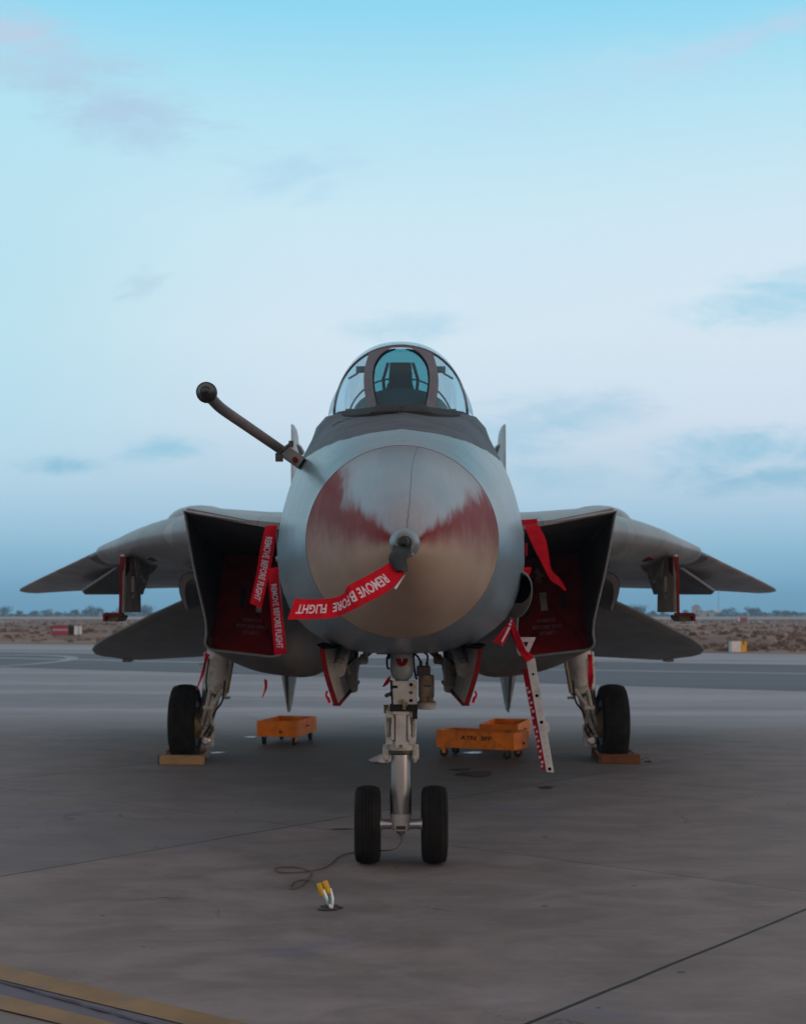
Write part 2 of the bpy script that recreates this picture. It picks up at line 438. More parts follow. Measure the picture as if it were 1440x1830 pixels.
# nose skin: grey with the matt dark anti-glare panel, worked out in the aircraft's own coordinates
def skin_material():
    m = bpy.data.materials.new("nose_skin_paint"); m.use_nodes = True
    k = NT(m.node_tree); p = m.node_tree.nodes["Principled BSDF"]
    c = k.n('ShaderNodeTexCoord').outputs['Object']
    x, y, z = k.sep(c)
    y = k.m('ADD', y, 10.2)
    st = k.scl(c, (1.0, 0.35, 2.2))
    n = k.noise(st, 2.4, 7, 0.62)
    base = k.mix(k.step(n, 0.3, 0.7), (0.082, 0.128, 0.160, 1), (0.128, 0.178, 0.215, 1))
    base = k.mix(k.m('MULTIPLY', k.step(k.noise(c, 3.4, 8, 0.7), 0.5, 0.75), 0.45), base, (0.125, 0.13, 0.135, 1))
    streak = k.noise(k.scl(c, (5.0, 7.0, 0.7)), 3.0, 5, 0.6)
    base = k.mix(k.m('MULTIPLY', k.step(streak, 0.55, 0.75), 0.25), base, (0.33, 0.36, 0.38, 1))
    ang = k.m('ARCTAN2', x, k.m('SUBTRACT', z, 2.3))
    mort, base = panels(k, k.com(k.m('MULTIPLY', y, 0.95), k.m('MULTIPLY', ang, 0.62), 0.0), base, 0.005, 0.24, 0.08)
    wob = k.m('MULTIPLY', k.m('SUBTRACT', k.noise(c, 7, 3, 0.5), 0.5), 0.03)
    f = k.n('ShaderNodeMath', operation='SMOOTH_MIN')
    k.put(f.inputs[0], k.m('ADD', k.m('SUBTRACT', k.m('SUBTRACT', y, k.m('MULTIPLY', k.m('MULTIPLY', x, x), 0.35)), 8.69), wob))
    k.put(f.inputs[1], k.m('MULTIPLY', k.m('ADD', k.m('SUBTRACT', z, 2.91), wob), 1.2))
    f.inputs[2].default_value = 0.10
    mask = k.step(f.outputs[0], -0.008, 0.008)
    dark = k.mix(k.step(k.noise(k.scl(c, (1, 4, 4)), 3, 6, 0.65), 0.35, 0.7), (0.040, 0.041, 0.055, 1), (0.085, 0.082, 0.102, 1))
    col = k.mix(mask, base, dark)
    # panel joints
    line = None
    for yy, w in ((9.32, .004), (10.05, .004), (10.9, .004), (11.8, .005)):
        l = k.step(k.m('ABSOLUTE', k.m('SUBTRACT', y, yy)), w, w * 0.4)
        line = l if line is None else k.m('MAXIMUM', line, l)
    for zz in (2.12, 1.82):
        l = k.m('MULTIPLY', k.step(k.m('ABSOLUTE', k.m('SUBTRACT', z, zz)), .004, .0016), k.step(y, 9.3, 9.34))
        line = k.m('MAXIMUM', line, l)
    col = k.mix(k.m('MULTIPLY', line, 0.55), col, (0.04, 0.04, 0.04, 1))
    k.put(p.inputs['Base Color'], col)
    k.put(p.inputs['Roughness'], k.m('ADD', k.m('ADD', 0.25, k.m('MULTIPLY', n, 0.18)), k.m('MULTIPLY', mask, 0.22)))
    k.put(p.inputs['Specular IOR Level'], k.m('SUBTRACT', 0.62, k.m('MULTIPLY', mask, 0.37)))
    k.put(p.inputs['Coat Weight'], k.m('SUBTRACT', 0.18, k.m('MULTIPLY', mask, 0.18))); p.inputs['Coat Roughness'].default_value = 0.18
    k.put(p.inputs['Normal'], k.bump(k.m('ADD', k.noise(c, 2.2, 3, 0.5), k.m('MULTIPLY', line, -0.15)), 0.012))
    return m
M_skin = skin_material()

def radome_material():
    m = bpy.data.materials.new("worn_radome_paint_and_sheen"); m.use_nodes = True
    k = NT(m.node_tree); p = m.node_tree.nodes["Principled BSDF"]
    c = k.n('ShaderNodeTexCoord').outputs['Object']
    x, y, z = k.sep(c)
    yl = k.m('ADD', y, 4.2)                                  # distance from the tip
    zc = k.m('ADD', k.m('MULTIPLY', yl, 0.055), 2.114)
    dz_ = k.m('SUBTRACT', z, zc)
    th = k.m('DEGREES', k.m('ARCTAN2', x, dz_))             # 0 at the top, + to the aircraft's left
    ath = k.m('ABSOLUTE', th)
    rad = k.m('SQRT', k.m('ADD', k.m('MULTIPLY', x, x), k.m('MULTIPLY', dz_, dz_)))
    cs_ = k.scl(c, (1.0, 0.22, 1.0))                       # the cone is long: keep marks from bunching along it
    n1 = k.noise(k.scl(c, (9.0, 0.5, 1.6)), 2.0, 6, 0.62)      # brushed, vertical
    n2 = k.noise(k.scl(c, (26.0, 0.8, 3.0)), 1.6, 4, 0.6)
    nb = k.noise(cs_, 3.2, 5, 0.6)
    jag = k.m('ADD', k.m('MULTIPLY', k.m('SUBTRACT', n1, 0.5), 42.0), k.m('MULTIPLY', k.m('SUBTRACT', n2, 0.5), 10.0))
    a = k.m('ADD', ath, jag)
    soft = k.m('ADD', ath, k.m('MULTIPLY', jag, 0.35))
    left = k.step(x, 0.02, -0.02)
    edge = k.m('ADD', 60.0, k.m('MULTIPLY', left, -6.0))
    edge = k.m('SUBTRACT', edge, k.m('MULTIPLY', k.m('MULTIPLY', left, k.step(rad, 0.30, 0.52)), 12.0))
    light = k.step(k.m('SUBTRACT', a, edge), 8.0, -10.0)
    tan = k.mix(k.step(nb, 0.3, 0.7), (0.62, 0.48, 0.375, 1), (0.74, 0.59, 0.47, 1))
    tan = k.mix(k.m('MULTIPLY', k.step(k.noise(cs_, 5, 6, 0.65), 0.45, 0.75), 0.25), tan, (0.74, 0.62, 0.53, 1))
    rough_edge = k.m('ADD', soft, k.m('MULTIPLY', k.m('SUBTRACT', nb, 0.5), 26.0))
    redm = k.m('MULTIPLY', k.step(rough_edge, 108.0, 70.0), 0.96)
    red = k.mix(k.step(n1, 0.35, 0.7), (0.31, 0.012, 0.014, 1), (0.40, 0.045, 0.045, 1))
    col = k.mix(redm, tan, red)
    lt = k.mix(k.step(nb, 0.3, 0.7), (0.42, 0.48, 0.56, 1), (0.58, 0.58, 0.62, 1))  # pale worn top zone, with reflected sky sheen painted into its blue white
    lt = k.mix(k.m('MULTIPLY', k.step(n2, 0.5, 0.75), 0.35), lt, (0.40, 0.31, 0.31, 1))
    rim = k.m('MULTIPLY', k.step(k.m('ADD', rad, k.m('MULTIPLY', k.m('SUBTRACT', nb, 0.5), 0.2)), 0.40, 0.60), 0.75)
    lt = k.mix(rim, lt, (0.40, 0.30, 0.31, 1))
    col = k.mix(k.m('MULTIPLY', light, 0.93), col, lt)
    # crack running down from the upper edge, fine scratches
    cx_ = k.m('ADD', k.m('MULTIPLY', k.m('SINE', k.m('MULTIPLY', rad, 9.0)), 0.012), k.m('MULTIPLY', k.m('POWER', rad, 2.0), 0.33))
    cx_ = k.m('ADD', cx_, k.m('MULTIPLY', k.m('SUBTRACT', k.noise(c, 14, 3, 0.6), 0.5), 0.012))
    crack = k.m('MULTIPLY', k.step(k.m('ABSOLUTE', k.m('SUBTRACT', x, cx_)), 0.0042, 0.001), k.m('MULTIPLY', k.step(dz_, 0.0, 0.04), 1.0))
    col = k.mix(k.m('MULTIPLY', crack, 0.7), col, (0.10, 0.10, 0.11, 1))
    dots = k.step(k.noise(cs_, 22, 2, 0.5), 0.73, 0.78)
    scr = k.step(k.noise(k.scl(c, (40.0, 0.5, 5.0)), 1.5, 3, 0.5), 0.66, 0.72)
    col = k.mix(k.m('MULTIPLY', scr, 0.12), col, (0.55, 0.52, 0.50, 1))
    
    k.put(p.inputs['Base Color'], col)
    k.put(p.inputs['Roughness'], k.m('ADD', k.m('SUBTRACT', 0.40, k.m('MULTIPLY', light, 0.13)), k.m('MULTIPLY', nb, 0.15)))
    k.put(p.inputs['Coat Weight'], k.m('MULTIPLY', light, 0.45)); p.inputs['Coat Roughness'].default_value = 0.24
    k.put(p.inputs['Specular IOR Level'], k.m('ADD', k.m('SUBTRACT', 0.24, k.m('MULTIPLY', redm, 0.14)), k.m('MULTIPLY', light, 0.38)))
    k.put(p.inputs['Normal'], k.bump(k.m('MULTIPLY', crack, -0.6), 0.003))
    return m
M_radome = radome_material()

# ------------------------------------------------------------------ ground
JU, JN = Vector((0.625, 0.78, 0)), Vector((0.78, -0.625, 0))
def concrete_material():
    m = bpy.data.materials.new("apron_concrete"); m.use_nodes = True
    k = NT(m.node_tree); p = m.node_tree.nodes["Principled BSDF"]
    c = k.n('ShaderNodeTexCoord').outputs['Object']
    x, y, z = k.sep(c)
    pp = k.m('ADD', k.m('MULTIPLY', x, 0.625), k.m('MULTIPLY', y, 0.78))
    qq = k.m('ADD', k.m('MULTIPLY', x, 0.78), k.m('MULTIPLY', y, -0.625))
    wv = k.m('MULTIPLY', k.m('SUBTRACT', k.noise(c, 1.2, 3, 0.6), 0.5), 0.05)
    def joints(u, off, gap):
        f = k.m('FRACT', k.m('DIVIDE', k.m('ADD', k.m('ADD', u, wv), -off), gap))
        return k.m('MULTIPLY', k.m('MINIMUM', f, k.m('SUBTRACT', 1.0, f)), gap)
    d1 = joints(qq, -3.46, 4.76); d2 = joints(pp, 8.79, 4.76)
    slab = k.noise(k.com(k.m('FLOOR', k.m('DIVIDE', k.m('ADD', qq, 3.46), 4.76)), k.m('FLOOR', k.m('DIVIDE', k.m('SUBTRACT', pp, 8.79), 4.76)), 0.0), 3.7, 0)
    big = k.noise(c, 0.35, 5, 0.6, 0.4)
    mid = k.noise(k.scl(c, (1.0, 1.6, 1.0)), 1.3, 8, 0.66, 0.5)
    fine = k.noise(c, 60, 4, 0.7)
    sweep = k.noise(k.com(k.m('ADD', x, k.m('MULTIPLY', y, 0.35)), k.m('MULTIPLY', y, 1.7), 0.0), 1.1, 8, 0.70, 1.1)
    col = k.mix(k.step(mid, 0.3, 0.72), (0.176, 0.144, 0.136, 1), (0.298, 0.249, 0.237, 1))
    col = k.mix(k.m('MULTIPLY', k.step(big, 0.35, 0.7), 0.4), col, (0.155, 0.120, 0.106, 1))
    col = k.mix(k.m('MULTIPLY', k.step(sweep, 0.48, 0.70), 0.36), col, (0.30, 0.262, 0.262, 1))
    col = k.mix(k.m('MULTIPLY', k.step(slab, 0.4, 0.6), 0.18), col, (0.16, 0.15, 0.15, 1))
    # bluish worn patches
    bl = k.m('MULTIPLY', k.step(k.noise(c, 0.9, 9, 0.72, 0.6), 0.53, 0.66), k.step(k.noise(c, 0.23, 2, 0.5), 0.43, 0.56))
    col = k.mix(k.m('MULTIPLY', bl, 0.55), col, (0.145, 0.155, 0.215, 1))
    # the slab beyond the left hand joint was poured in a bluer mix
    col = k.mix(k.m('MULTIPLY', k.m('MULTIPLY', k.step(qq, -8.20, -8.24), k.step(y, 20.0, 12.5)), 0.28), col, (0.125, 0.138, 0.172, 1))
    rd = k.m('MULTIPLY', k.step(k.noise(c, 1.7, 7, 0.7, 0.4), 0.54, 0.68), k.step(k.noise(c, 0.31, 2, 0.5), 0.45, 0.6))
    col = k.mix(k.m('MULTIPLY', rd, 0.35), col, (0.23, 0.150, 0.135, 1))
    # oily ground below the aircraft
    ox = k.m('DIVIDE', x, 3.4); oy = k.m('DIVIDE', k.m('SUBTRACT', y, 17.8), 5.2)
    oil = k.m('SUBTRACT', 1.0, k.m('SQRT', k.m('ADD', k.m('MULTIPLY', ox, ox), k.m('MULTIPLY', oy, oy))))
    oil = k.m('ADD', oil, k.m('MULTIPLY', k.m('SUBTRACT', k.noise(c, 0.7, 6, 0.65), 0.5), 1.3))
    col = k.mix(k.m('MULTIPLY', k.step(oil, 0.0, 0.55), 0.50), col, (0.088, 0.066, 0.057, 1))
    # far half of the apron has been resurfaced: paler, smoother
    yy = k.m('ADD', y, k.m('ADD', k.m('MULTIPLY', x, 0.12), k.m('MULTIPLY', k.m('SUBTRACT', k.noise(k.scl(c, (0.3, 1, 1)), 0.5, 5, 0.6), 0.5), 5.0)))
    farm = k.step(yy, 19.5, 26.5)
    bands = k.noise(k.com(k.m('MULTIPLY', x, 0.08), yy, 0.0), 0.30, 6, 0.62)
    fcol = k.mix(k.step(bands, 0.35, 0.65), (0.155, 0.130, 0.145, 1), (0.28, 0.255, 0.275, 1))
    col = k.mix(farm, col, fcol)
    col = k.mix(k.m('MULTIPLY', k.step(fine, 0.35, 0.75), 0.22), col, (0.21, 0.20, 0.19, 1))
    # small grit and spots
    spots = k.step(k.noise(c, 7.5, 1, 0.4), 0.77, 0.80)
    col = k.mix(k.m('MULTIPLY', spots, 0.6), col, (0.03, 0.03, 0.03, 1))
    # fine cracks and a few faint tyre marks
    vo = k.n('ShaderNodeTexVoronoi', feature='DISTANCE_TO_EDGE'); vo.inputs['Scale'].default_value = 0.42
    wc = k.n('ShaderNodeVectorMath', operation='ADD'); k.put(wc.inputs[0], c); k.put(wc.inputs[1], k.scl(k.noise(c, 1.6, 6, 0.65, out=1), (0.9, 0.9, 0.0)))
    k.put(vo.inputs['Vector'], wc.outputs[0])
    crack = k.m('MULTIPLY', k.step(vo.outputs['Distance'], 0.0065, 0.002), k.m('MULTIPLY', k.step(k.noise(c, 0.45, 3, 0.6), 0.52, 0.66), k.step(y, 22.0, 14.0)))
    col = k.mix(k.m('MULTIPLY', crack, 0.55), col, (0.05, 0.042, 0.04, 1))
    tm = k.m('ADD', k.m('MULTIPLY', x, 0.86), k.m('MULTIPLY', y, 0.42))
    tyre_ = k.m('MULTIPLY', k.step(k.m('ABSOLUTE', k.m('SUBTRACT', k.m('FRACT', k.m('DIVIDE', tm, 5.3)), 0.5)), 0.026, 0.012), k.step(k.noise(c, 0.5, 5, 0.7), 0.50, 0.75))
    col = k.mix(k.m('MULTIPLY', tyre_, 0.30), col, (0.07, 0.058, 0.055, 1))
    grit = k.step(k.noise(c, 26, 2, 0.5), 0.70, 0.76)
    col = k.mix(k.m('MULTIPLY', grit, 0.30), col, (0.07, 0.06, 0.055, 1))
    brk = k.step(k.noise(c, 0.6, 5, 0.7), 0.34, 0.56)
    near = k.step(y, 21.0, 16.0)
    l1 = k.m('MULTIPLY', k.step(d1, 0.014, 0.006), k.m('MULTIPLY', k.m('ADD', 0.45, k.m('MULTIPLY', brk, 0.55)), near))
    l2 = k.m('MULTIPLY', k.step(d2, 0.018, 0.006), k.m('MULTIPLY', k.m('ADD', 0.15, k.m('MULTIPLY', brk, 0.3)), near))
    crisp = k.m('MULTIPLY', k.step(k.m('ABSOLUTE', k.m('ADD', k.m('ADD', qq, k.m('MULTIPLY', wv, 0.5)), 3.46)), 0.017, 0.008), near)
    line = k.m('MAXIMUM', k.m('MAXIMUM', l1, l2), crisp)
    halo = k.m('MULTIPLY', k.step(d1, 0.10, 0.02), k.m('MULTIPLY', near, 0.22))
    col = k.mix(halo, col, (0.18, 0.17, 0.165, 1))
    col = k.mix(k.m('MULTIPLY', line, 0.88), col, (0.016, 0.015, 0.016, 1))
    k.put(p.inputs['Base Color'], col)
    k.put(p.inputs['Roughness'], k.m('SUBTRACT', k.m('ADD', 0.60, k.m('MULTIPLY', mid, 0.25)), k.m('MULTIPLY', farm, 0.14)))
    k.put(p.inputs['Specular IOR Level'], k.m('ADD', 0.18, k.m('MULTIPLY', farm, 0.22)))
    h = k.m('ADD', k.m('MULTIPLY', mid, 0.5), k.m('ADD', k.m('MULTIPLY', fine, 0.12), k.m('MULTIPLY', line, -0.8)))
    k.put(p.inputs['Normal'], k.bump(h, 0.006))
    return m
M_conc = concrete_material()
M_asph = mat("taxiway_asphalt", (0.062, 0.056, 0.070), 0.62, 0.0, 0.25, 0.35, 0.0, 20, 0.35, (0.10, 0.10, 0.12), 0.6, 0.5, stretch=(0.15, 1.6, 1))
M_seam = mat("worn_concrete_edge", (0.26, 0.27, 0.30), 0.6, 0.0, 0.2, 0.6, stretch=(0.2, 1, 1))
M_sealant = mat("old_sealant", (0.075, 0.062, 0.08), 0.8, 0.0, 0.3, 6)
M_yline = mat("worn_yellow_marking", (0.27, 0.165, 0.075), 0.7, 0.0, 0.16, 3.0, 0.0, 30, 0.3, (0.19, 0.155, 0.13), 0.9, 6.5)
M_pline = mat("purple_grey_marking", (0.135, 0.115, 0.145), 0.65, 0.0, 0.15, 3.0, 0.0, 30, 0.3, (0.05, 0.04, 0.055), 0.6, 6.0)
M_field = mat("dry_field_soil", (0.24, 0.165, 0.125), 0.95, 0.0, 0.35, 0.10, 0.0, 10, 0.1, (0.36, 0.29, 0.26), 0.7, 0.05)
M_path = mat("pale_gravel", (0.40, 0.36, 0.34), 0.9, 0.0, 0.15, 0.08)
M_dry = mat("dry_grass", (0.20, 0.145, 0.11), 0.95, 0.0, 0.45, 0.4, spec=0.1)
M_stone = mat("pale_rubble", (0.31, 0.265, 0.25), 0.9, 0.0, 0.25, 0.8, spec=0.1)
M_leaf = mat("dark_tree_leaves", (0.045, 0.060, 0.040), 0.85, 0.0, 0.45, 0.25, spec=0.15)
M_bark = mat("bark", (0.09, 0.07, 0.05), 0.9)
M_oil = mat("oil_stain_film", (0.085, 0.064, 0.054), 0.85, 0.0, 0.4, 4, spec=0.1)
M_water = mat("puddle_water", (0.03, 0.032, 0.036), 0.28, 0.0, 0.1, 2, spec=0.9, rvar=0.02)

rng = random.Random(11)
def sheet(name, pts, m, z, kind='structure'):
    mb = MB(); mb.poly(*[(p[0], p[1], z) for p in pts])
    return mb.build(name, m, smooth=0, kind=kind)

# field: a gently uneven sheet reaching past the trees
mb = MB()
xs = [-1400, -1000, -600, -300] + [-200 + 400 * i / 60 for i in range(61)] + [300, 600, 1000, 1400]
ys = [-60, 0, 40, 60] + [64 + 4 * i for i in range(40)] + [240 + 20 * i for i in range(18)] + [650, 750, 850, 950, 1060]
def fz(x, y):
    edge_y = 73.5 - 0.52 * max(-40, min(40, x))
    k = max(0, min(1, (y - edge_y - 1.0) / 12.0)) * max(0, min(1, (330 - y) / 120.0))
    return -0.03 + k * (0.28 + 0.22 * math.sin(x * 0.13 + y * 0.21) * math.sin(y * 0.09 + 1) + 0.15 * math.sin(x * 0.41 + 2 * math.sin(y * 0.3)))
rings = [[(x, y, fz(x, y)) for x in xs] for y in ys]
mb.loft(rings, closed=False)
mb.build("ground", M_field, smooth=60, kind='structure')

sheet("apron", [(-260, -55), (160, -55), (160, -12.6), (-260, 206)], M_conc, 0.0)
sheet("taxiway", [(-120, 94.0), (-19.3, 64.8), (0, 56.0), (14.5, 48.5), (60, 22), (60, 3), (8.5, 33.0), (0, 38.5), (-14.2, 47.5), (-120, 88)], M_asph, 0.004)
sheet("taxiway_marking", [(-60, 66.0), (-17.2, 57.5), (0, 47.4), (12.6, 41.8), (40, 28), (40, 27.4), (12.5, 41.2), (0, 46.8), (-17.2, 56.6), (-60, 65)], M_seam, 0.008)
# worn circle at the far left of the taxiway
mb = MB()
ci = G(-70, 1182)
o_, i_ = [], []
for k in range(49):
    a = 2 * PI * k / 48
    o_.append((ci.x + 4.0 * math.cos(a), ci.y + 8.2 * math.sin(a), 0.012)); i_.append((ci.x + 3.55 * math.cos(a), ci.y + 7.3 * math.sin(a), 0.012))
mb.loft([o_, i_], closed=False)
mb.build("painted_circle", M_seam, smooth=0, kind='structure')
# yellow double line, lower left
def stripe(name, pa, pb, m, z):
    """pa, pb: upper and lower edge on the ground, each a pair of points; drawn out beyond the frame"""
    mb = MB()
    def ext(p, q): return [p.lerp(q, -1.6), p.lerp(q, 2.2)]
    a = ext(*pa); b = ext(*pb)
    mb.poly(*[(q.x, q.y, z) for q in (a[0], a[1], b[1], b[0])])
    return mb.build(name, m, smooth=0, kind='structure')
stripe("painted_line", (G(0, 1752), G(310, 1829)), (G(0, 1780), G(195, 1829)), M_pline, 0.004)
stripe("painted_line", (G(0, 1726), G(430, 1829)), (G(0, 1753), G(312, 1829)), M_yline, 0.008)
stripe("painted_line", (G(0, 1779), G(195, 1829)), (G(0, 1806), G(95, 1829)), M_yline, 0.008)
mb = MB()
for i, (a, b) in enumerate((((0, 1757), (310, 1845)),)):
    p, q = G(*a), G(*b)
    d = (q - p).normalized(); n_ = Vector((-d.y, d.x, 0))
    L = []; Rr = []
    for k in range(60):
        s = -0.8 + 3.0 * k / 59
        w = 0.009 * (0.4 + rng.random())
        c_ = p + d * s * 1.4 + n_ * rng.uniform(-.006, .006)
        L.append((c_.x + n_.x * w, c_.y + n_.y * w, 0.012)); Rr.append((c_.x - n_.x * w, c_.y - n_.y * w, 0.012))
    mb.loft([L, Rr], closed=False)
mb.build("joint_sealant", M_sealant, smooth=0, kind='structure')

def blob(name, px, py, wpx, dpx, m, z=0.004, seed=0, n=40):
    r = random.Random(seed); c0 = G(px, py)
    wx = wpx / 2 / F * c0.y; wy = abs(G(px, py - dpx / 2).y - c0.y)
    ph = [r.uniform(0, 6.28) for _ in range(6)]
    pts = []
    for k in range(n):
        a = 2 * PI * k / n
        s = 1 + 0.16 * math.sin(2*a + ph[0]) + 0.12 * math.sin(3*a + ph[1]) + 0.09 * math.sin(5*a + ph[2]) + 0.05 * math.sin(9*a + ph[3])
        pts.append((c0.x + wx * s * math.cos(a), c0.y + wy * s * math.sin(a)))
    return sheet(name, pts, m, z)
for i, (px, py, w, d) in enumerate([(848, 1384, 74, 9), (822, 1376, 36, 5), (975, 1408, 30, 5), (612, 1482, 34, 3)]):
    blob("oil_stain", px, py, w, d, M_oil, 0.004, i)
blob("clamp_hole_stain", 590, 1623, 46, 10, M_oil, 0.004, 77)
for i, (px, py, w, d) in enumerate([(846, 1346, 34, 3), (448, 1318, 18, 2.4), (388, 1346, 24, 2.4)]):
    blob("puddle", px, py, w, d, M_water, 0.008, 20 + i)

# dry tufts and rubble on the field
def tufts(name, n, yr, xk, h, m, seed, wide=1.0):
    r = random.Random(seed); mb = MB()
    for _ in range(n):
        y = yr[0] * (yr[1] / yr[0]) ** r.random()
        x = r.uniform(xk[0], xk[1]) * y
        if y < 75.5 - 0.52 * max(-40, min(40, x)): continue
        g = math.sin(x * 0.31 + 1.7 * math.sin(y * 0.11)) + math.sin(y * 0.53 + x * 0.07)
        if g < r.uniform(-1.6, 0.9): continue
        b = Vector((x, y, fz(x, y) - 0.03)); hh = h * r.uniform(0.4, 1.3)
        for q in range(5):
            a = r.uniform(0, 6.28); w = hh * r.uniform(0.25, 0.6) * wide
            d = Vector((math.cos(a), math.sin(a), 0)); l = Vector((r.uniform(-.5, .5), r.uniform(-.5, .5), 0)) * hh
            o = Vector((r.uniform(-.6, .6), r.uniform(-.6, .6), 0)) * hh
            mb.add([b + o - d * w, b + o + d * w, b + o + l + d * w * 0.45 + Vector((0, 0, hh * r.uniform(.5, 1)))
                    , b + o + l - d * w * 0.5 + Vector((0, 0, hh * r.uniform(.6, 1)))], [(0, 1, 2, 3)])
    return mb.build(name, m, smooth=0, kind='stuff')
tufts("dry_grass", 15000, (62, 360), (-0.36, 0.36), 0.19, M_dry, 3, 1.7)
def rubble(name, n, seed):
    r = random.Random(seed); mb = MB()
    for _ in range(n):
        y = 66 * (190 / 66) ** r.random(); x = r.uniform(0.02, 0.36) * y
        if y < 78 - 0.52 * x: continue
        if math.sin(x * 0.5 + y * 0.12) + math.sin(y * 0.2) < r.uniform(-1.2, 1.0): continue
        s = r.uniform(0.06, 0.24); b = Vector((x, y, fz(x, y)))
        pts = [b + Vector((s * r.uniform(.7, 1.5) * math.cos(a), s * r.uniform(.7, 1.3) * math.sin(a), -0.05)) for a in (0, 1.2, 2.5, 3.8, 5.0)]
        tp = [b + Vector((s * .6 * r.uniform(.5, 1.2) * math.cos(a), s * .6 * math.sin(a), s * r.uniform(.5, .9))) for a in (0, 1.2, 2.5, 3.8, 5.0)]
        mb.loft([pts, tp], True, False, True)
    return mb.build(name, M_stone, smooth=20, kind='stuff')
rubble("rubble", 650, 5)
sheet("far_path", [(-300, 235), (300, 205), (300, 262), (-300, 290)], M_path, 0.16)
sheet("distant_runway", [(-600, 420), (600, 400), (600, 520), (-600, 560)], M_path, 0.02)

# ------------------------------------------------------------------ distant trees
def tree_meshes(seed):
    r = random.Random(seed); mb = MB()
    hgt = r.uniform(4.5, 7.5); wid = hgt * r.uniform(0.45, 0.75)
    lumps = [(Vector((r.uniform(-1, 1) * wid * .55, r.uniform(-1, 1) * wid * .5, hgt * r.uniform(.35, .85))), wid * r.uniform(.28, .5)) for _ in range(9)]
    for c_, rad in lumps:
        for _ in range(46):
            d = Vector((r.gauss(0, 1), r.gauss(0, 1), r.gauss(0, .8))).normalized() * rad * (r.random() ** .35)
            s = r.uniform(.22, .5); u = Vector((r.gauss(0, 1), r.gauss(0, 1), r.gauss(0, 1))).normalized(); v = u.orthogonal().normalized()
            p = c_ + d
            if p.z < hgt * 0.12: continue
            mb.add([p - u * s, p + v * s * .8, p + u * s, p - v * s * .7], [(0, 1, 2, 3)])
    tk = MB(); tk.tube([(0, 0, -0.2), (0.1, 0, hgt * .3), (0, .1, hgt * .6)], [hgt * .035, hgt * .026, hgt * .015], 7)
    for _ in range(4):
        a = r.uniform(0, 6.28); tk.tube([(0, 0, hgt * .3), (math.cos(a) * wid * .3, math.sin(a) * wid * .3, hgt * .6)], [hgt * .016, hgt * .006], 5)
    return mb, tk
protos = []
for sd in (1, 2, 3, 4, 5):
    cr, tk = tree_meshes(sd)
    protos.append((cr, tk))
tr_first = {}
def place_tree(i, k, x, y, s):
    if k not in tr_first:
        t_ = thing("tree", "x", "tree", (0, 0, 0))
        a = protos[k][0].build("crown", M_leaf, t_, smooth=0); b = protos[k][1].build("trunk", M_bark, t_)
        tr_first[k] = (t_, a, b); root = t_
    else:
        t_, a, b = tr_first[k]
        root = t_.copy(); COL.objects.link(root)
        for q in (a, b):
            c = q.copy(); COL.objects.link(c); c.parent = root
    root.location = (x, y, -0.1); root.rotation_euler = (0, 0, (i * 2.4) % 6.28); root.scale = (s * 1.5, s * 1.5, s)
    tag(root, "small bushy tree in the hazy blue treeline along the far edge of the airfield", "tree", "trees along the horizon")
r_ = random.Random(8)
i = 0
for k in range(64):
    px = -20 + 1480 * (k + r_.uniform(0.0, 1.0)) / 64
    if 405 < px < 1035: continue
    y = r_.uniform(720, 860); s = r_.uniform(0.5, 0.85)
    if px < 250: s *= 0.85
    if 150 < px < 215 or 1205 < px < 1245: s *= 1.2
    place_tree(i, r_.randrange(5), (px - CX) / F * y, y, s); i += 1
# low far scrub between the trees: nobody could count it
mb = MB()
for k in range(5200):
    y = r_.uniform(700, 900); x = r_.uniform(-0.36, 0.36) * y
    hh = 1.5 + 1.1 * math.sin(x * .05) * math.sin(x * .017 + 2)
    p = Vector((x, y, r_.uniform(0, 1) * hh)); s = r_.uniform(.5, 1.2)
    u = Vector((r_.gauss(0, 1), r_.gauss(0, 1), r_.gauss(0, .5))).normalized(); v = u.orthogonal().normalized()
    mb.add([p - u * s, p + v * s * .7, p + u * s, p - v * s * .6], [(0, 1, 2, 3)])
mb.build("undergrowth", M_leaf, smooth=0, kind='stuff')

# mast far off on the right
ms = thing("radio_mast", "thin tall radio mast with a pale box, rising from the treeline at the right", "mast", (563 / F * 760, 760, 0))
mb = MB(); mb.tube([(0, 0, 0), (0, 0, 15.0)], [0.16, 0.07], 6); mb.build("mast", M_dsteel, ms)
mb = MB(); mb.box((0.0, -0.3, 3.2), (1.6, 0.5, 2.4)); mb.tube([(-.8, -.2, 4.4), (0, -.2, 5.2), (.8, -.2, 4.4)], 0.06, 5); mb.build("equipment_box", M_signwhite, ms, bevel=0.04)
def hut(px, y, w, d, h, label):
    b = thing("hut", label, "building", ((px - CX) / F * y, y, 0))
    mb = MB(); mb.box((0, 0, h / 2), (w, d, h)); mb.build("wall", M_path, b)
    mb = MB(); mb.prism([(-w * .55, -d * .55, h), (w * .55, -d * .55, h), (0, -d * .55, h * 1.3)], (0, d * 1.1, 0)); mb.build("roof", M_stone, b)
    mb = MB(); mb.box((0, -d / 2 - 0.02, h * .35), (w * .18, .06, h * .7)); mb.build("door", M_dsteel, b)
hut(1243, 780, 4.0, 4, 5.0, "pale flat tower hut left of the radio mast on the horizon")
hut(1262, 690, 6.5, 5, 2.1, "low pale hut among the far trees, right of the pale tower")
# ------------------------------------------------------------------ the jet
JO = Vector((-0.014, 10.2, 0))
jet = thing("fighter_jet", "grey twin tailed fighter jet seen nose on, swept wings, canopy closed, parked on chocks", "fighter jet", JO, 0.005)
OB = Vector((0, 10.2, 0))
def part(mb, name, m, parent=None, smooth=35, bevel=0.0, label=None):
    o = mb.build(name, m, parent or jet, OB, smooth, bevel)
    if label: o["label"] = label
    return o

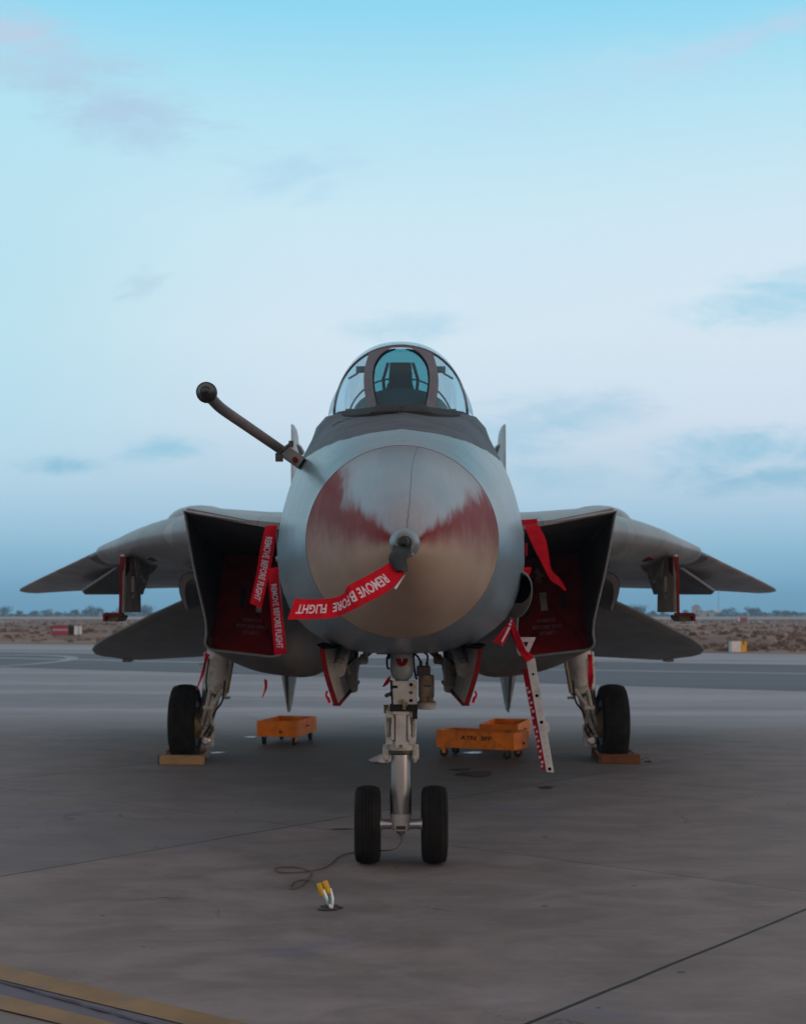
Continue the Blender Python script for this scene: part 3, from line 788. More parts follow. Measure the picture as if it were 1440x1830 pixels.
# --- radome and nose
ZT, ZB = 2.114, 2.237
def circ(zc, r, y, idx):
    return [(r * math.cos(R(-90 + 20 * i)), zc + r * math.sin(R(-90 + 20 * i))) for i in range(10)]
SEC = [(0, 1.52), (.30, 1.535), (.56, 1.62), (.78, 1.80), (.885, 2.08), (.89, 2.40), (.80, 2.76), (.66, 3.02), (.47, 3.235), (0, 3.33)]
def half_to_ring(h, y, n=26):
    c = cat([(x, y, z) for x, z in h], n)
    c[0].x = 0; c[-1].x = 0
    return c + [Vector((-p.x, p.y, p.z)) for p in c[-2:0:-1]]
mb = MB(); rings = []
for k in range(160):
    tt = (k / 159) ** 1.6
    y = 6.0 + 2.25 * tt
    r = .04 + .525 * tt ** .66
    zc = ZT + (ZB - ZT) * tt
    rings.append([Vector((r * math.cos(a), y, zc + r * math.sin(a))) for a in [2 * PI * j / 72 for j in range(144)]])
mb.loft(rings, True, True, True)
radome = part(mb, "radome", M_radome, smooth=60)
M_rim = mat("radome_seam_primer", (0.20, 0.11, 0.075), 0.5)
mb = MB()
mb.loft([[Vector(((.565 + q) * math.cos(a), y, ZB + (.565 + q) * math.sin(a))) for a in [2 * PI * j / 72 for j in range(72)]] for y, q in ((8.246, -.01), (8.248, .0025), (8.258, .0035), (8.262, -.005))], True)
part(mb, "seam_ring", M_rim, radome, smooth=60)
# nose cap and pitot
mb = MB()
ax = Vector((0, -1, -.02))
mb.lathe((0, 6.06, 2.118), ax, [(0, .071), (.03, .068), (.075, .058), (.11, .046), (.118, .040), (.118, .030), (.10, .028)], 32)
part(mb, "nose_cap", M_cap, radome)
mb = MB(); mb.lathe((0, 5.99, 2.116), (-0.03, -1, .02), [(0, .030), (.03, .027), (.12, .021), (.2, .014)], 24)
part(mb, "pitot_tube", M_sock)
mb = MB(); mb.tube([(.022, 5.97, 2.075), (.034, 5.93, 2.068)], .006, 8)
part(mb, "static_probe", M_steel)

stY = [8.25, 8.7, 9.2, 9.65, 10.3, 11.2, 12.2, 13.2, 14.2, 15.6]
stW = [0, .30, .57, .78, 1.0, 1.0, 1.0, 1.0, 1.0, 1.0]
def sec_at(y):
    w = herm(stY, stW, y)
    c = circ(ZB, .565, y, 0)
    h = [(a[0] * (1 - w) + b[0] * w, a[1] * (1 - w) + b[1] * w) for a, b in zip(c, SEC)]
    # narrows a little aft, top follows the cockpit sill and the spine
    nx = herm([8, 11, 12.5, 14, 15.6], [1, 1, .98, .92, .86], y)
    zt = herm([8, 10.3, 11.2, 13.0, 13.8, 15.6], [0, 0, .03, .14, .22, .08], y)
    bz = herm([8, 12.0, 13.5, 15.6], [0, 0, .16, .5], y)
    res = []
    for i, (x, z) in enumerate(h):
        f = max(0, (z - 2.9) / .45)
        z2 = z + zt * f + bz * max(0, (2.3 - z) / .8)
        res.append((x * nx, z2))
    e = herm([10.0, 10.65, 13.2, 14.2], [0, 1, 1, 0], y)
    res[8] = (res[8][0] + .075 * e, res[8][1] + .065 * e); res[7] = (res[7][0] + .03 * e, res[7][1] + .03 * e)
    return res
mb = MB(); rings = []
for k in range(60):
    y = 8.255 + (15.6 - 8.255) * k / 59
    rings.append(half_to_ring(sec_at(y), y))
mb.loft(rings, True, False, True)
nose = part(mb, "fuselage", M_skin, smooth=50)
# gap strip seen as a dark line on the anti-glare panel
mb = MB()
def top_pt(x, y, off=.004):
    s = cat([(a, y, b) for a, b in sec_at(y)], 60)
    best = min(s[25:], key=lambda p: abs(p.x - abs(x)))
    return Vector((x, y, best.z + off))
L, Rr = [], []
for i in range(24):
    u = i / 23; px = 592 + (720 - 592) * u
    Y = 9.72 - .34 * u ** 1.4
    x = (px - 718) / F * Y
    p = top_pt(x, Y, .006); q = top_pt(x, Y + .035, .006)
    L.append(p); Rr.append(q)
mb.loft([L, Rr], closed=False)
part(mb, "canopy_vent_slot", M_hole, nose, smooth=0)
for dx_ in (-.052, 0, .052):
    p = top_pt(dx_, 9.56, .012); mb = MB(); mb.lathe(p + Vector((0, -.02, -.01)), (0, -.4, 1), [(0, .013), (.02, .013), (.02, .007), (.012, .006)], 12)
    part(mb, "vent_hole", M_hole, nose)
for s in (-1, 1):
    mb = MB(); p = [A(152, 1152, 9.86), A(143, 1149, 9.8), A(118, 1154, 9.8), A(108, 1158, 9.84), A(140, 1160, 9.86)]
    mb.prism([Vector((q.x * s, q.y, q.z)) for q in p], (0, .25, 0)); part(mb, "door_recess", M_hole, nose, smooth=0)

# --- windscreen, canopy
def sill(y):
    w = herm([9.55, 9.75, 10.0, 10.3, 10.7, 11.4, 12.4, 13.5], [.03, .21, .335, .43, .50, .535, .50, .30], y)
    z = herm([9.55, 10.0, 10.6, 11.4, 13.5], [3.215, 3.255, 3.315, 3.36, 3.5], y)
    return w, z
AY, AW, AZ, AH = 10.70, .515, 3.31, .545
def se(v, p=2.25):          # superellipse instead of a circle: fuller shoulders
    return math.copysign(abs(v) ** (2 / p), v)
def arch(ph):   # windscreen bow
    return Vector((AW * se(math.sin(ph)), AY + .14 * (1 - math.cos(ph)), AZ + AH * se(max(0, math.cos(ph))) - .02 * abs(math.sin(ph))))
def base(ph):
    q = abs(ph) / (PI / 2)
    y = herm([0, .25, .45, .7, 1.0], [9.60, 9.66, 9.95, 10.35, AY + .14], q)
    w, z = sill(y)
    w = herm([0, .12, .25, .45, .7, 1], [0, .11, .175, .315, .44, AW], q)
    return Vector((w * (1 if ph > 0 else -1), y, z if q > .25 else 3.235))
def ws(ph, t_, off=0.0):
    b, a = base(ph), arch(ph)
    p = b.lerp(a, t_)
    bul = math.sin(PI * t_) * .045 * (abs(math.sin(ph)) + .15)
    c = Vector((0, p.y + .2, 3.3)); d = (p - c).normalized()
    return p + d * (bul + off)
def ws_strip(mb, f0, f1, n=40, m=6, off=0.0, t0=0.0, t1=1.0):
    mb.loft([[ws(f0(t_) + (f1(t_) - f0(t_)) * j / m, t_, off) for j in range(m + 1)] for t_ in [t0 + (t1 - t0) * i / n for i in range(n + 1)]], closed=False)
fin = lambda t_: R(herm([0, .15, .4, .65, .82, .93, .97], [21, 21.5, 22, 20.5, 16, 9.5, 3], t_))
fout = lambda t_: R(herm([0, .15, .4, .65, .85, 1], [29, 29.5, 29.5, 28.5, 27, 25], t_))
hold = MB(); ws_strip(hold, lambda t_: -fin(t_), fin, off=-.012, t1=.965, n=50, m=16)
part(hold, "windscreen", M_wglass, smooth=60)
mb = MB()
for s in (-1, 1):
    ws_strip(mb, lambda t_: s * fin(min(t_, .968)), lambda t_: s * fout(t_), off=.004)
    ws_strip(mb, lambda t_: s * fin(min(t_, .968)), lambda t_: s * fout(t_), off=-.02)
ws_strip(mb, lambda t_: -R(6), lambda t_: R(6), off=.004, t0=.955, n=6)
part(mb, "windscreen_frame", M_frame, smooth=60)
for s in (-1, 1):
    mb = MB(); ws_strip(mb, lambda t_: s * fout(t_), lambda t_: s * R(90), m=20)
    part(mb, "side_window", M_glass, smooth=60)
# dark collar round the foot of the windscreen
mb = MB()
rings = []
for k in range(57):
    ph = R(-84 + 3 * k); b = base(ph)
    d = Vector((math.sin(ph) * .7, -math.cos(ph), 0)).normalized()
    q = abs(ph) / (PI / 2); wd = herm([0, .3, .55, .8, 1], [.13, .13, .07, .03, .025], q)
    o_ = b + d * wd; o_.z = b.z - .02 - wd * .35
    rings.append([b + Vector((0, 0, .012)), b + d * .012 + Vector((0, 0, .010)), o_ + Vector((0, 0, .012)), o_ + Vector((0, 0, -.06)), b + Vector((0, 0, -.06))])
mb.loft(rings, True, True, True)
part(mb, "windscreen_fairing", M_anti, smooth=40)
mb = MB(); mb.tube([arch(R(-90 + 4.5 * k)) for k in range(41)], .010, 8)
part(mb, "canopy_bow", M_frame)
def can(ph, y):
    w, z = sill(y)
    h = herm([AY, 11.0, 11.4, 12.0, 12.8, 13.5], [AH, .605, .65, .62, .42, .10], y)
    return Vector((w * se(math.sin(ph)), y + .14 * (1 - math.cos(ph)) * max(0, 1 - (y - AY) / .8), z + h * se(max(0, math.cos(ph)))))
mb = MB(); mb.loft([[can(R(-90 + 5 * j), AY + .01 + 2.8 * i / 30) for j in range(37)] for i in range(31)], closed=False)
part(mb, "canopy", M_glass, smooth=60)
mb = MB()
for s in (-1, 1):
    mb.tube([can(R(90 * s), AY + 2.8 * i / 20) + Vector((0.004 * s, 0, -.012)) for i in range(21)], .022, 8)
mb.tube([can(R(-90 + 6 * k), 12.6) for k in range(31)], .008, 8)
part(mb, "canopy_frame", M_frame)
# cockpit: coaming, sight, seats, mirrors
mb = MB()
cs = []
for y, w, z in ((9.75, .15, 3.26), (9.95, .28, 3.34), (10.25, .36, 3.46), (10.5, .38, 3.48), (10.62, .36, 3.40)):
    cs.append([Vector((w * math.cos(a), y, 3.22 + (z - 3.22) * math.sin(a) ** .8)) for a in [PI * j / 16 for j in range(17)]])
mb.loft(cs, closed=False)
part(mb, "instrument_coaming", M_coam, smooth=50)
mb = MB(); mb.prism([(-.075, 10.3, 3.44), (.075, 10.3, 3.44), (.085, 10.42, 3.60), (-.085, 10.42, 3.60)], (0, .02, .004))
part(mb, "gunsight_glass", M_wglass, smooth=0)
for y, z in ((11.35, 0.0), (12.75, .06)):
    st_ = MB()
    st_.box((0, y, 3.40 + z), (.34, .16, .40)); st_.box((0, y - .02, 3.72 + z), (.20, .14, .22), tap=.85)
    st_.tube([(-.12, y - .03, 3.5 + z), (-.14, y - .03, 3.70 + z), (-.1, y, 3.84 + z)], .014, 8); st_.tube([(.12, y - .03, 3.5 + z), (.14, y - .03, 3.70 + z), (.1, y, 3.84 + z)], .014, 8)
    part(st_, "ejection_seat", M_seat, bevel=.02)
for s in (-1, 1):
    mb = MB(); mb.box((.30 * s, 10.86, 3.70), (.09, .015, .05)); mb.tube([(.30 * s, 10.86, 3.70), (.34 * s, 10.83, 3.66), (.40 * s, 10.80, 3.62)], .008, 6)
    part(mb, "mirror", M_seat)
mb = MB(); mb.box((0, 11.7, 3.30), (.82, 2.6, .06)); part(mb, "cockpit_tub", M_seat)

# --- refuelling probe on the starboard side
def Lp(px, py, Y): 
    p = Wp(px, py, Y); return Vector((p.x - JO.x, p.y, p.z))
mb = MB()
path = cat([Lp(524, 819, 9.86), Lp(500, 802.5, 9.73), Lp(470, 782, 9.57), Lp(440, 761.5, 9.41), Lp(412, 742.5, 9.26), Lp(392, 728, 9.12), Lp(378, 714, 8.96), Lp(370, 704, 8.80)], 34)
mb.tube(path, [.034 + .003 * (i / 33) for i in range(34)], 20)
probe = part(mb, "refuelling_probe", mat("probe_grey_paint", (0.13, 0.12, 0.12), .5, 0, .15, 8), smooth=50)
mb = MB(); p0 = Lp(369, 703, 8.80); d = (Lp(364, 698, 8.55) - p0).normalized()
mb.lathe(p0 - d * .02, d, [(0, .045), (.02, .062), (.07, .066), (.12, .064), (.125, .056), (.15, .050), (.19, .034), (.20, .020), (.225, .018), (.24, .008)], 28)
part(mb, "probe_tip", mat("probe_tip_metal", (0.035, 0.028, 0.024), .45, .5, .2, 10), probe, smooth=30)
mb = MB(); c0 = Lp(523, 817, 9.80); rot = Matrix.Rotation(R(35), 3, 'Y')
mb.box(c0, (.16, .16, .085), rot); part(mb, "hinge_block", M_paint, probe, bevel=.008)
mb = MB(); c1 = Lp(527, 822, 9.70); mb.cyl(c1 + Vector((0, .02, 0)), c1 + Vector((0, -.02, 0)), .019, n=18); part(mb, "hinge_pin", M_red, probe)
mb = MB(); c2 = Lp(507, 806, 9.66); mb.tube([c2 + Vector((-.05, -.02, -.03)), c2 + Vector((.0, -.06, .0)), c2 + Vector((.05, -.02, .05))], .013, 8); mb.box(c2 + Vector((-.03, -.03, -.05)), (.05, .05, .05)); mb.box(c2 + Vector((.05, -.02, .045)), (.03, .05, .04)); part(mb, "hinge_bracket", M_dsteel, probe)
# --- gun port on the port side
mb = MB()
rings = []
for y, sc, x0 in ((9.95, .92, .83), (10.0, 1.0, .835), (10.3, 1.02, .84), (10.9, .8, .84), (11.5, .35, .84)):
    rings.append([Vector((x0 + .098 * sc * math.cos(a), y - .20 * math.sin(a) * (1 if y < 10.1 else .3), 1.945 + .165 * sc * math.sin(a))) for a in [2 * PI * j / 36 for j in range(36)]])
mb.loft(rings, True, False, True)
gun = part(mb, "gun_port", M_port, smooth=60)
mb = MB()
rim_o = [Vector((.83 + .0905 * math.cos(a), 9.948 - .20 * math.sin(a), 1.945 + .152 * math.sin(a))) for a in [2 * PI * j / 36 for j in range(36)]]
inn = [Vector((.836 + .078 * math.cos(a), 9.90 - .11 * math.sin(a), 1.985 + .098 * math.sin(a))) for a in [2 * PI * j / 36 for j in range(36)]]
deep = [p + Vector((-.02, .6, 0)) for p in inn]
mb.loft([rim_o, inn], True)
part(mb, "port_rim", M_port, gun, smooth=60)
mb = MB(); mb.loft([inn, deep], True, False, True); part(mb, "barrel_opening", M_hole, gun, smooth=60)
for s in (-1, 1):     # small red mark on the flank
    mb = MB(); 
    if s > 0:
        mb.box((.893, 10.02, 2.27), (.008, .03, .09)); part(mb, "red_stencil", M_redcloth, nose)

# --- centre body: deck between the nacelles, spine and beaver tail
mb = MB(); rings = []
st = [  # y, centre z top, inner edge z, half width, outer z top, lower outer z, bottom z
    (12.42, 2.55, 2.60, 1.905, 2.742, 2.69, 2.50), (12.9, 2.95, 2.68, 1.915, 2.785, 2.60, 2.42), (13.6, 3.3, 2.76, 1.93, 2.83, 2.45, 2.25), (14.6, 3.35, 2.85, 1.97, 2.90, 2.40, 2.15),
    (16.0, 3.22, 2.90, 2.05, 2.92, 2.35, 2.10), (18.0, 3.02, 2.85, 2.0, 2.82, 2.3, 2.05), (20.0, 2.82, 2.7, 1.9, 2.62, 2.25, 2.05), (22.0, 2.5, 2.45, 1.5, 2.4, 2.25, 2.15), (23.3, 2.34, 2.33, 1.2, 2.32, 2.28, 2.26)]
for k in range(44):
    y = 12.42 + (23.3 - 12.42) * k / 43
    q = [herm([r[0] for r in st], [r[i] for r in st], y) for i in range(1, 7)]
    ct, ie, hw, oz, lo, bz = q
    h = [(0, bz), (.6, bz), (1.0, bz + .04), (1.04, ie - .05), (hw * .9, oz - .075), (hw * .999, oz - .03), (hw * .985, oz + .004), (1.35, ie + (oz - ie) * .3), (1.02, ie + .01), (.7, ie + (ct - ie) * .45), (.35, ct - .03), (0, ct)]
    c = [Vector((x, y, z)) for x, z in h]
    rings.append(c + [Vector((-p.x, p.y, p.z)) for p in c[-2:0:-1]])
mb.loft(rings, True, True, True)
part(mb, "centre_body", M_paint, smooth=40)
mb = MB(); mb.box((1.135, 12.40, 2.622), (.15, .014, .045), Matrix.Rotation(R(-5), 3, 'Y')); part(mb, "red_tape", M_redcloth, smooth=0)

# --- intakes and nacelles
def ylip(z): return 12.40 + (2.66 - z) * .985
def nacelle(s):
    TO, TI = (1.905, 2.725), (1.085, 2.59)
    lip = [TO, (1.902, 2.62), (1.90, 2.42), (1.885, 2.15), (1.862, 1.92), (1.846, 1.74), (1.855, 1.62), (1.882, 1.53), (1.868, 1.468), (1.80, 1.445),
           (1.60, 1.422), (1.40, 1.398), (1.24, 1.378), (1.155, 1.395), (1.118, 1.46), (1.105, 1.60), (1.095, 1.9), (1.088, 2.25), TI, (1.35, 2.632), (1.65, 2.683)]
    N = 84
    lip3 = resample([(x, ylip(z), z) for x, z in lip], N, True)
    def ell(y, cx, cz, rx, rz, pw=2.2, sk=0.0):
        pts = []
        for a in [R(45) - 2 * PI * j / 180 for j in range(180)]:
            c, sn = math.cos(a), math.sin(a)
            pts.append(Vector((cx + rx * math.copysign(abs(c) ** (2 / pw), c), y, cz + rz * math.copysign(abs(sn) ** (2 / pw), sn) + sk * max(0, -sn) * rx * c)))
        return resample(pts, N, True)
    def rot_match(ring):      # best start index so the skin does not twist
        best = min(range(N), key=lambda o: sum(((ring[(j + o) % N] - lip3[j]).xz.length_squared) for j in range(0, N, 4)))
        return [ring[(j + best) % N] for j in range(N)]
    r1 = rot_match(ell(15.2, 1.38, 1.92, .54, .76, 3.0, .26)); r2 = rot_match(ell(16.6, 1.26, 1.86, .61, .78, 2.4, .22)); r3 = rot_match(ell(18.5, 1.30, 1.88, .60, .74, 2.2, .1)); r4 = rot_match(ell(21.0, 1.38, 1.92, .56, .60, 2.0)); r5 = rot_match(ell(22.3, 1.38, 1.94, .50, .52, 2.0))
    out_ = [[Vector((p.x, p.y + .004, p.z)) for p in lip3]]
    keys = [lip3, r1, r2, r3, r4, r5]
    us = [0, 1, 1.9, 3, 4, 5]
    for i in range(1, 41):
        u = 5 * i / 40
        out_.append([Vector([herm(us, [keys[q][j][a] for q in range(6)], u) for a in range(3)]) for j in range(N)])
    cen = Vector((1.48, 12.9, 2.05))
    mir = lambda r: [Vector((p.x * s, p.y, p.z)) for p in r]
    def inset(r, d):
        res = []
        for j, p in enumerate(r):
            tg = (r[(j + 1) % N] - r[j - 1]); nn = Vector((tg.z, 0, -tg.x)).normalized()
            if (cen - p).xz.dot(nn.xz) < 0: nn = -nn
            res.append(p + nn * d)
        return res
    lipi = inset(lip3, .022)
    mb = MB(); mb.loft([mir(r) for r in out_], True, False, False)
    nac = part(mb, "nacelle", M_under, smooth=50)
    mb = MB(); lf = [Vector((p.x, p.y - .012, p.z)) for p in inset(lip3, .010)]
    mb.loft([mir(out_[0]), mir(lf), mir(lipi)], True); part(mb, "intake_lip", M_edge, nac, smooth=80)
    # duct: ramps come down behind the upper lip
    duct = [lipi]
    for k in range(1, 13):
        u = k / 12
        ring = []
        for p in lipi:
            zt = (p.z - 1.40) / 1.3
            y = p.y + (14.95 - p.y) * u
            z = p.z - .30 * u * max(0, zt) ** 2.0 + .05 * u * max(0, 1 - zt * 3)
            x = p.x + (1.48 - p.x) * .035 * u
            ring.append(Vector((x, y, z)))
        duct.append(ring)
    mb = MB(); mb.loft([mir(r) for r in duct], True, False, True); part(mb, "intake_duct", M_duct, nac, smooth=40)
    # outer lip plate edge
    mb = MB(); mb.lathe((1.38 * s, 22.3, 1.94), (0, 1, 0), [(0, .5), (.5, .48), (1.0, .42), (1.0, .36), (.3, .4)], 32, False); part(mb, "exhaust_nozzle", M_dsteel, nac)
    # splitter strip between intake and fuselage
    mb = MB()
    for zz in (2.31,):
        mb.tube([(.86 * s, 12.7, zz), (1.12 * s, 12.75, zz)], .028, 10)
    part(mb, "splitter_strut", M_steel, nac)
    # ventral fin
    mb = MB()
    mb.prism([(1.50 * s, 19.2, 1.22), (1.50 * s, 21.8, 1.30), (1.62 * s, 21.5, .42), (1.62 * s, 20.8, .40)], (.035 * s, 0, 0))
    a_ = [Vector(p) for p in ((1.30 * s, 20.2, 1.25), (1.74 * s, 20.2, 1.25))]
    mb.loft([[Vector((1.60 * s - .12, 20.1, 1.2)), Vector((1.62 * s, 19.7, 1.2)), Vector((1.62 * s + .12, 20.1, 1.2)), Vector((1.62 * s, 21.9, 1.2))],
             [Vector((1.635 * s - .012, 20.9, .34)), Vector((1.635 * s, 20.8, .34)), Vector((1.635 * s + .012, 20.9, .34)), Vector((1.635 * s, 21.5, .34))]], True, True, True)
    part(mb, "ventral_fin", M_under, nac, smooth=30)
    return nac
nacelle(-1); nacelle(1)

# --- glove, wing, overwing fairing
def airfoil(y0, z0, ch, th, x, n=30, inc=0.0, tail=0.01, dz=0.0):
    up, lo = [], []
    for k in range(n):
        u = (1 - math.cos(PI * k / (n - 1))) / 2
        t_ = th * (1.4845 * math.sqrt(u) - .63 * u - 1.758 * u * u + 1.4215 * u ** 3 - .5075 * u ** 4) / .5 * .5
        up.append(Vector((x, y0 + ch * u, z0 + t_ - ch * u * inc + dz * u))); lo.append(Vector((x, y0 + ch * u, z0 - t_ - ch * u * inc + dz * u)))
    return up[::-1] + lo[1:]
def wing(s):
    mir = lambda r: [Vector((p.x * s, p.y, p.z)) for p in r]
    # fixed glove
    gx = [1.895, 2.1, 2.3, 2.7, 3.05, 3.30, 3.40]
    gy = [12.60, 13.00, 13.38, 14.22, 14.98, 15.55, 15.80]
    gz = [2.56, 2.56, 2.56, 2.55, 2.52, 2.508, 2.505]
    gh = [.245, .238, .225, .19, .152, .118, .102]
    gc_ = [8.6, 7.8, 7.0, 6.0, 5.0, 4.2, 3.6]
    def foil(x, n=34, off=0.0):
        y0, z0, h, ch = (herm(gx, q, x) for q in (gy, gz, gh, gc_))
        ln = .35 + h * 3.4
        up, lo = [], []
        for k in range(n):
            d = ch * ((k / (n - 1)) ** 2.4)
            e = math.sqrt(max(0, 1 - (1 - min(d, ln) / ln) ** 2)) * (1 - .85 * max(0, (d - ln) / (ch - ln)))
            up.append(Vector((x, y0 + d - off, z0 + (h + off) * e - d * .012))); lo.append(Vector((x, y0 + d - off, z0 - (h + off) * e - d * .012)))
        return up[::-1] + lo[1:]
    mb = MB(); rings = []
    for k in range(30):
        rings.append(mir(foil(1.895 + 1.505 * k / 29)))
    mb.loft(rings, True, True, True)
    gl = part(mb, "wing_glove", M_glove, smooth=50)
    # leading edge panel line and red mark
    mb = MB()
    def gsurf(x, u, up=1, off=.004):
        a_ = foil(x, 120, off); k = int(u * 119)
        return a_[119 - k] if up > 0 else a_[119 + k]
    for u, up in ((.32, 1), (.16, -1)):
        a1 = [gsurf(1.98 + 1.0 * i / 20, u, up) for i in range(21)]; b1 = [p + Vector((0, .02, .012 if up < 0 else 0.004)) for p in a1]
        mb.loft([mir(a1), mir(b1)], closed=False)
    part(mb, "slat_seam", M_dsteel, gl, smooth=0)
    mb = MB(); p = gsurf(2.52, .36, -1, .006); 
    mb.prism([(p.x * s - .07, p.y - .03, p.z + .012), (p.x * s, p.y + .12, p.z - .012), (p.x * s + .08, p.y - .02, p.z + .012), (p.x * s, p.y - .1, p.z + .03)], (0, 0, -.012)); part(mb, "vent_mark", M_red if s > 0 else M_dsteel, gl, smooth=0)
    # dark seal at the glove end
    mb = MB(); rings = []
    for k in range(10):
        x = 3.36 + .24 * k / 9
        rings.append(mir(airfoil(15.66 + (x - 3.3) * 2.35, 2.50 - (x - 3.3) * .10, 3.4, .20 * (1 - .35 * (k / 9) ** 2), x, 30, .012)))
    mb.loft(rings, True, True, True); part(mb, "wing_seal", M_dsteel, gl, smooth=50)
    # outer wing panel
    wx = [2.6, 3.4, 4.2, 5.0, 5.5, 5.74, 5.80]
    wy = [14.3, 16.0, 17.85, 19.65, 20.75, 21.32, 21.55]
    wz = [2.62, 2.53, 2.42, 2.30, 2.215, 2.17, 2.155]
    wt = [.15, .12, .10, .08, .06, .045, .01]
    wc = [7.4, 5.85, 4.15, 2.45, 1.4, .85, .45]
    mb = MB(); rings = []
    for k in range(28):
        x = 2.6 + 3.2 * k / 27
        rings.append(mir(airfoil(herm(wx, wy, x), herm(wx, wz, x), herm(wx, wc, x), herm(wx, wt, x), x, 30, .055)))
    mb.loft(rings, True, True, True)
    wg = part(mb, "wing", M_wing, smooth=50)
    # drooped inboard flap, darker
    mb = MB()
    p = [A(484, 1002, 17.0), A(563, 1056, 19.0), A(559, 1059, 20.0), A(455, 1059, 20.0), A(440, 1010, 17.8)]
    mb.prism([Vector((q.x * s, q.y, q.z)) for q in p], (0, 0, -.03)); part(mb, "wing_flap", M_darkwing, wg, smooth=0, bevel=.01)
    # light edge between flap and wing
    mb = MB(); mb.tube([Vector((q.x * s, q.y - .02, q.z)) for q in (A(484, 1001, 16.95), A(563, 1055.5, 18.95))], .017, 8); part(mb, "flap_edge", M_edge, wg)
    # overwing bulge
    mb = MB()
    N_ = 24; rings = []
    for k in range(21):
        u = k / 20; f = math.sin(PI * u) ** .6
        y = 14.3 + 4.6 * u
        rings.append([Vector((2.22 * s + .42 * f * math.cos(a), y, 2.765 + (.29 * f) * math.sin(a))) for a in [2 * PI * j / N_ for j in range(N_)]])
    mb.loft(rings, True, True, True); part(mb, "overwing_fairing", M_paint, smooth=60)
    return gl
wing(-1); wing(1)

# --- underwing pylon with its launch rail
def pylon(s):
    V = lambda h, py, Y: Vector((A(h, py, Y).x * s, Y, A(h, py, Y).z))
    X = 2.85
    side = [(14.5, 2.42), (14.46, 2.20), (14.45, 1.825), (15.42, 1.825), (15.40, 2.05), (15.46, 2.15), (15.75, 2.22), (16.25, 2.30), (16.7, 2.42)]
    mb = MB()
    rings = []
    cy = 15.2
    for off, sh in ((-.026, .03), (-.012, 0), (.012, 0), (.026, .03)):
        rings.append([Vector(((X + off) * s, y + (sh if y < cy else -sh), z)) for y, z in side])
    mb.loft(rings, True, True, True)
    py_ = part(mb, "pylon", M_pylon, smooth=25)
    mb = MB()
    mb.prism([((X - .020) * s, 14.47, 2.40), ((X + .024) * s, 14.47, 2.40), ((X + .022) * s, 14.43, 2.24), ((X + .026) * s, 14.42, 1.82), ((X + .0) * s, 14.42, 1.82), ((X - .004) * s, 14.43, 2.22), ((X - .018) * s, 14.44, 2.30)], (0, .03, 0))
    mb.prism([((X - .03) * s, 14.5, 2.40), ((X - .03) * s, 14.75, 2.40), ((X - .03) * s, 14.72, 2.26), ((X - .03) * s, 14.5, 2.19)], (.004 * s, 0, 0))
    part(mb, "red_edge", M_red, py_, smooth=0)
    mb = MB(); mb.prism([V(499, 1099, 14.52), V(524, 1099, 14.52), V(527, 1102, 14.52), V(527, 1110, 14.52), V(505, 1111, 14.52), V(499, 1104, 14.52)], (0, .45, 0)); part(mb, "launch_rail", M_hyd, py_, smooth=0, bevel=.006)
    mb = MB(); mb.prism([V(494, 1095, 14.44), V(525, 1095, 14.44), V(529, 1098, 14.44), V(529, 1110, 14.44), V(525, 1110, 14.44), V(524, 1100, 14.44), V(494, 1100, 14.44)], (0, .10, 0)); part(mb, "rail_cap", M_red, py_, smooth=0)
    mb = MB(); mb.tube([((X - .05) * s, 15.0, 2.40), ((X - .05) * s, 15.15, 2.25), ((X - .045) * s, 15.5, 2.17)], .022, 8); mb.box(((X - .04) * s, 15.1, 2.31), (.05, .16, .10)); mb.tube([((X - .05) * s, 14.85, 2.42), ((X - .045) * s, 15.05, 2.2)], .014, 8); mb.box(((X - .045) * s, 14.85, 2.12), (.03, .10, .16)); mb.tube([((X - .05) * s, 15.25, 2.36), ((X - .05) * s, 15.0, 2.10), ((X - .045) * s, 14.8, 1.98)], .012, 8); part(mb, "pylon_brace", M_cream, py_)
    return py_
pylon(-1); pylon(1)
# main gear doors hanging outside the nacelles, curved
def gear_door(s):
    V = lambda h, py, Y: Vector((A(h, py, Y).x * s, Y, A(h, py, Y).z))
    path = cat([(352, 1044), (358, 1032), (368, 1025), (380, 1025), (390, 1033), (393, 1046), (391, 1062), (387, 1078), (382, 1092)], 26)if False else None
    pts = [(350, 1040), (357, 1029), (370, 1023), (383, 1027), (391, 1038), (392, 1054), (388, 1072), (381, 1092)]
    c = cat([(a, b, 0) for a, b in pts], 26)
    o1 = [V(p.x, p.y, 15.0) for p in c]
    i1 = []
    for k, p in enumerate(o1):
        tg = o1[min(k + 1, 25)] - o1[max(k - 1, 0)]; nn = Vector((tg.z, 0, -tg.x)).normalized() * (s)
        wd = .035 + .04 * math.sin(PI * min(1, k / 22.0)) ** 1.0
        i1.append(p + nn * wd * (1 if k < 25 else .3))
    ring = o1 + i1[::-1]
    mb = MB(); mb.loft([ring, [p + Vector((0, .5, 0)) for p in ring], [p + Vector((0.02 * s, 1.3, .05)) for p in ring]], True, True, True)
    d = part(mb, "main_gear_door", M_under, smooth=50)
    mb = MB(); mb.loft([[p + Vector((.006 * s, -.006, .004)) for p in o1[6:]], [p + Vector((.008 * s, 1.25, .054)) for p in o1[6:]]], closed=False)
    part(mb, "door_seal", M_black, d, smooth=60)
gear_door(-1); gear_door(1)

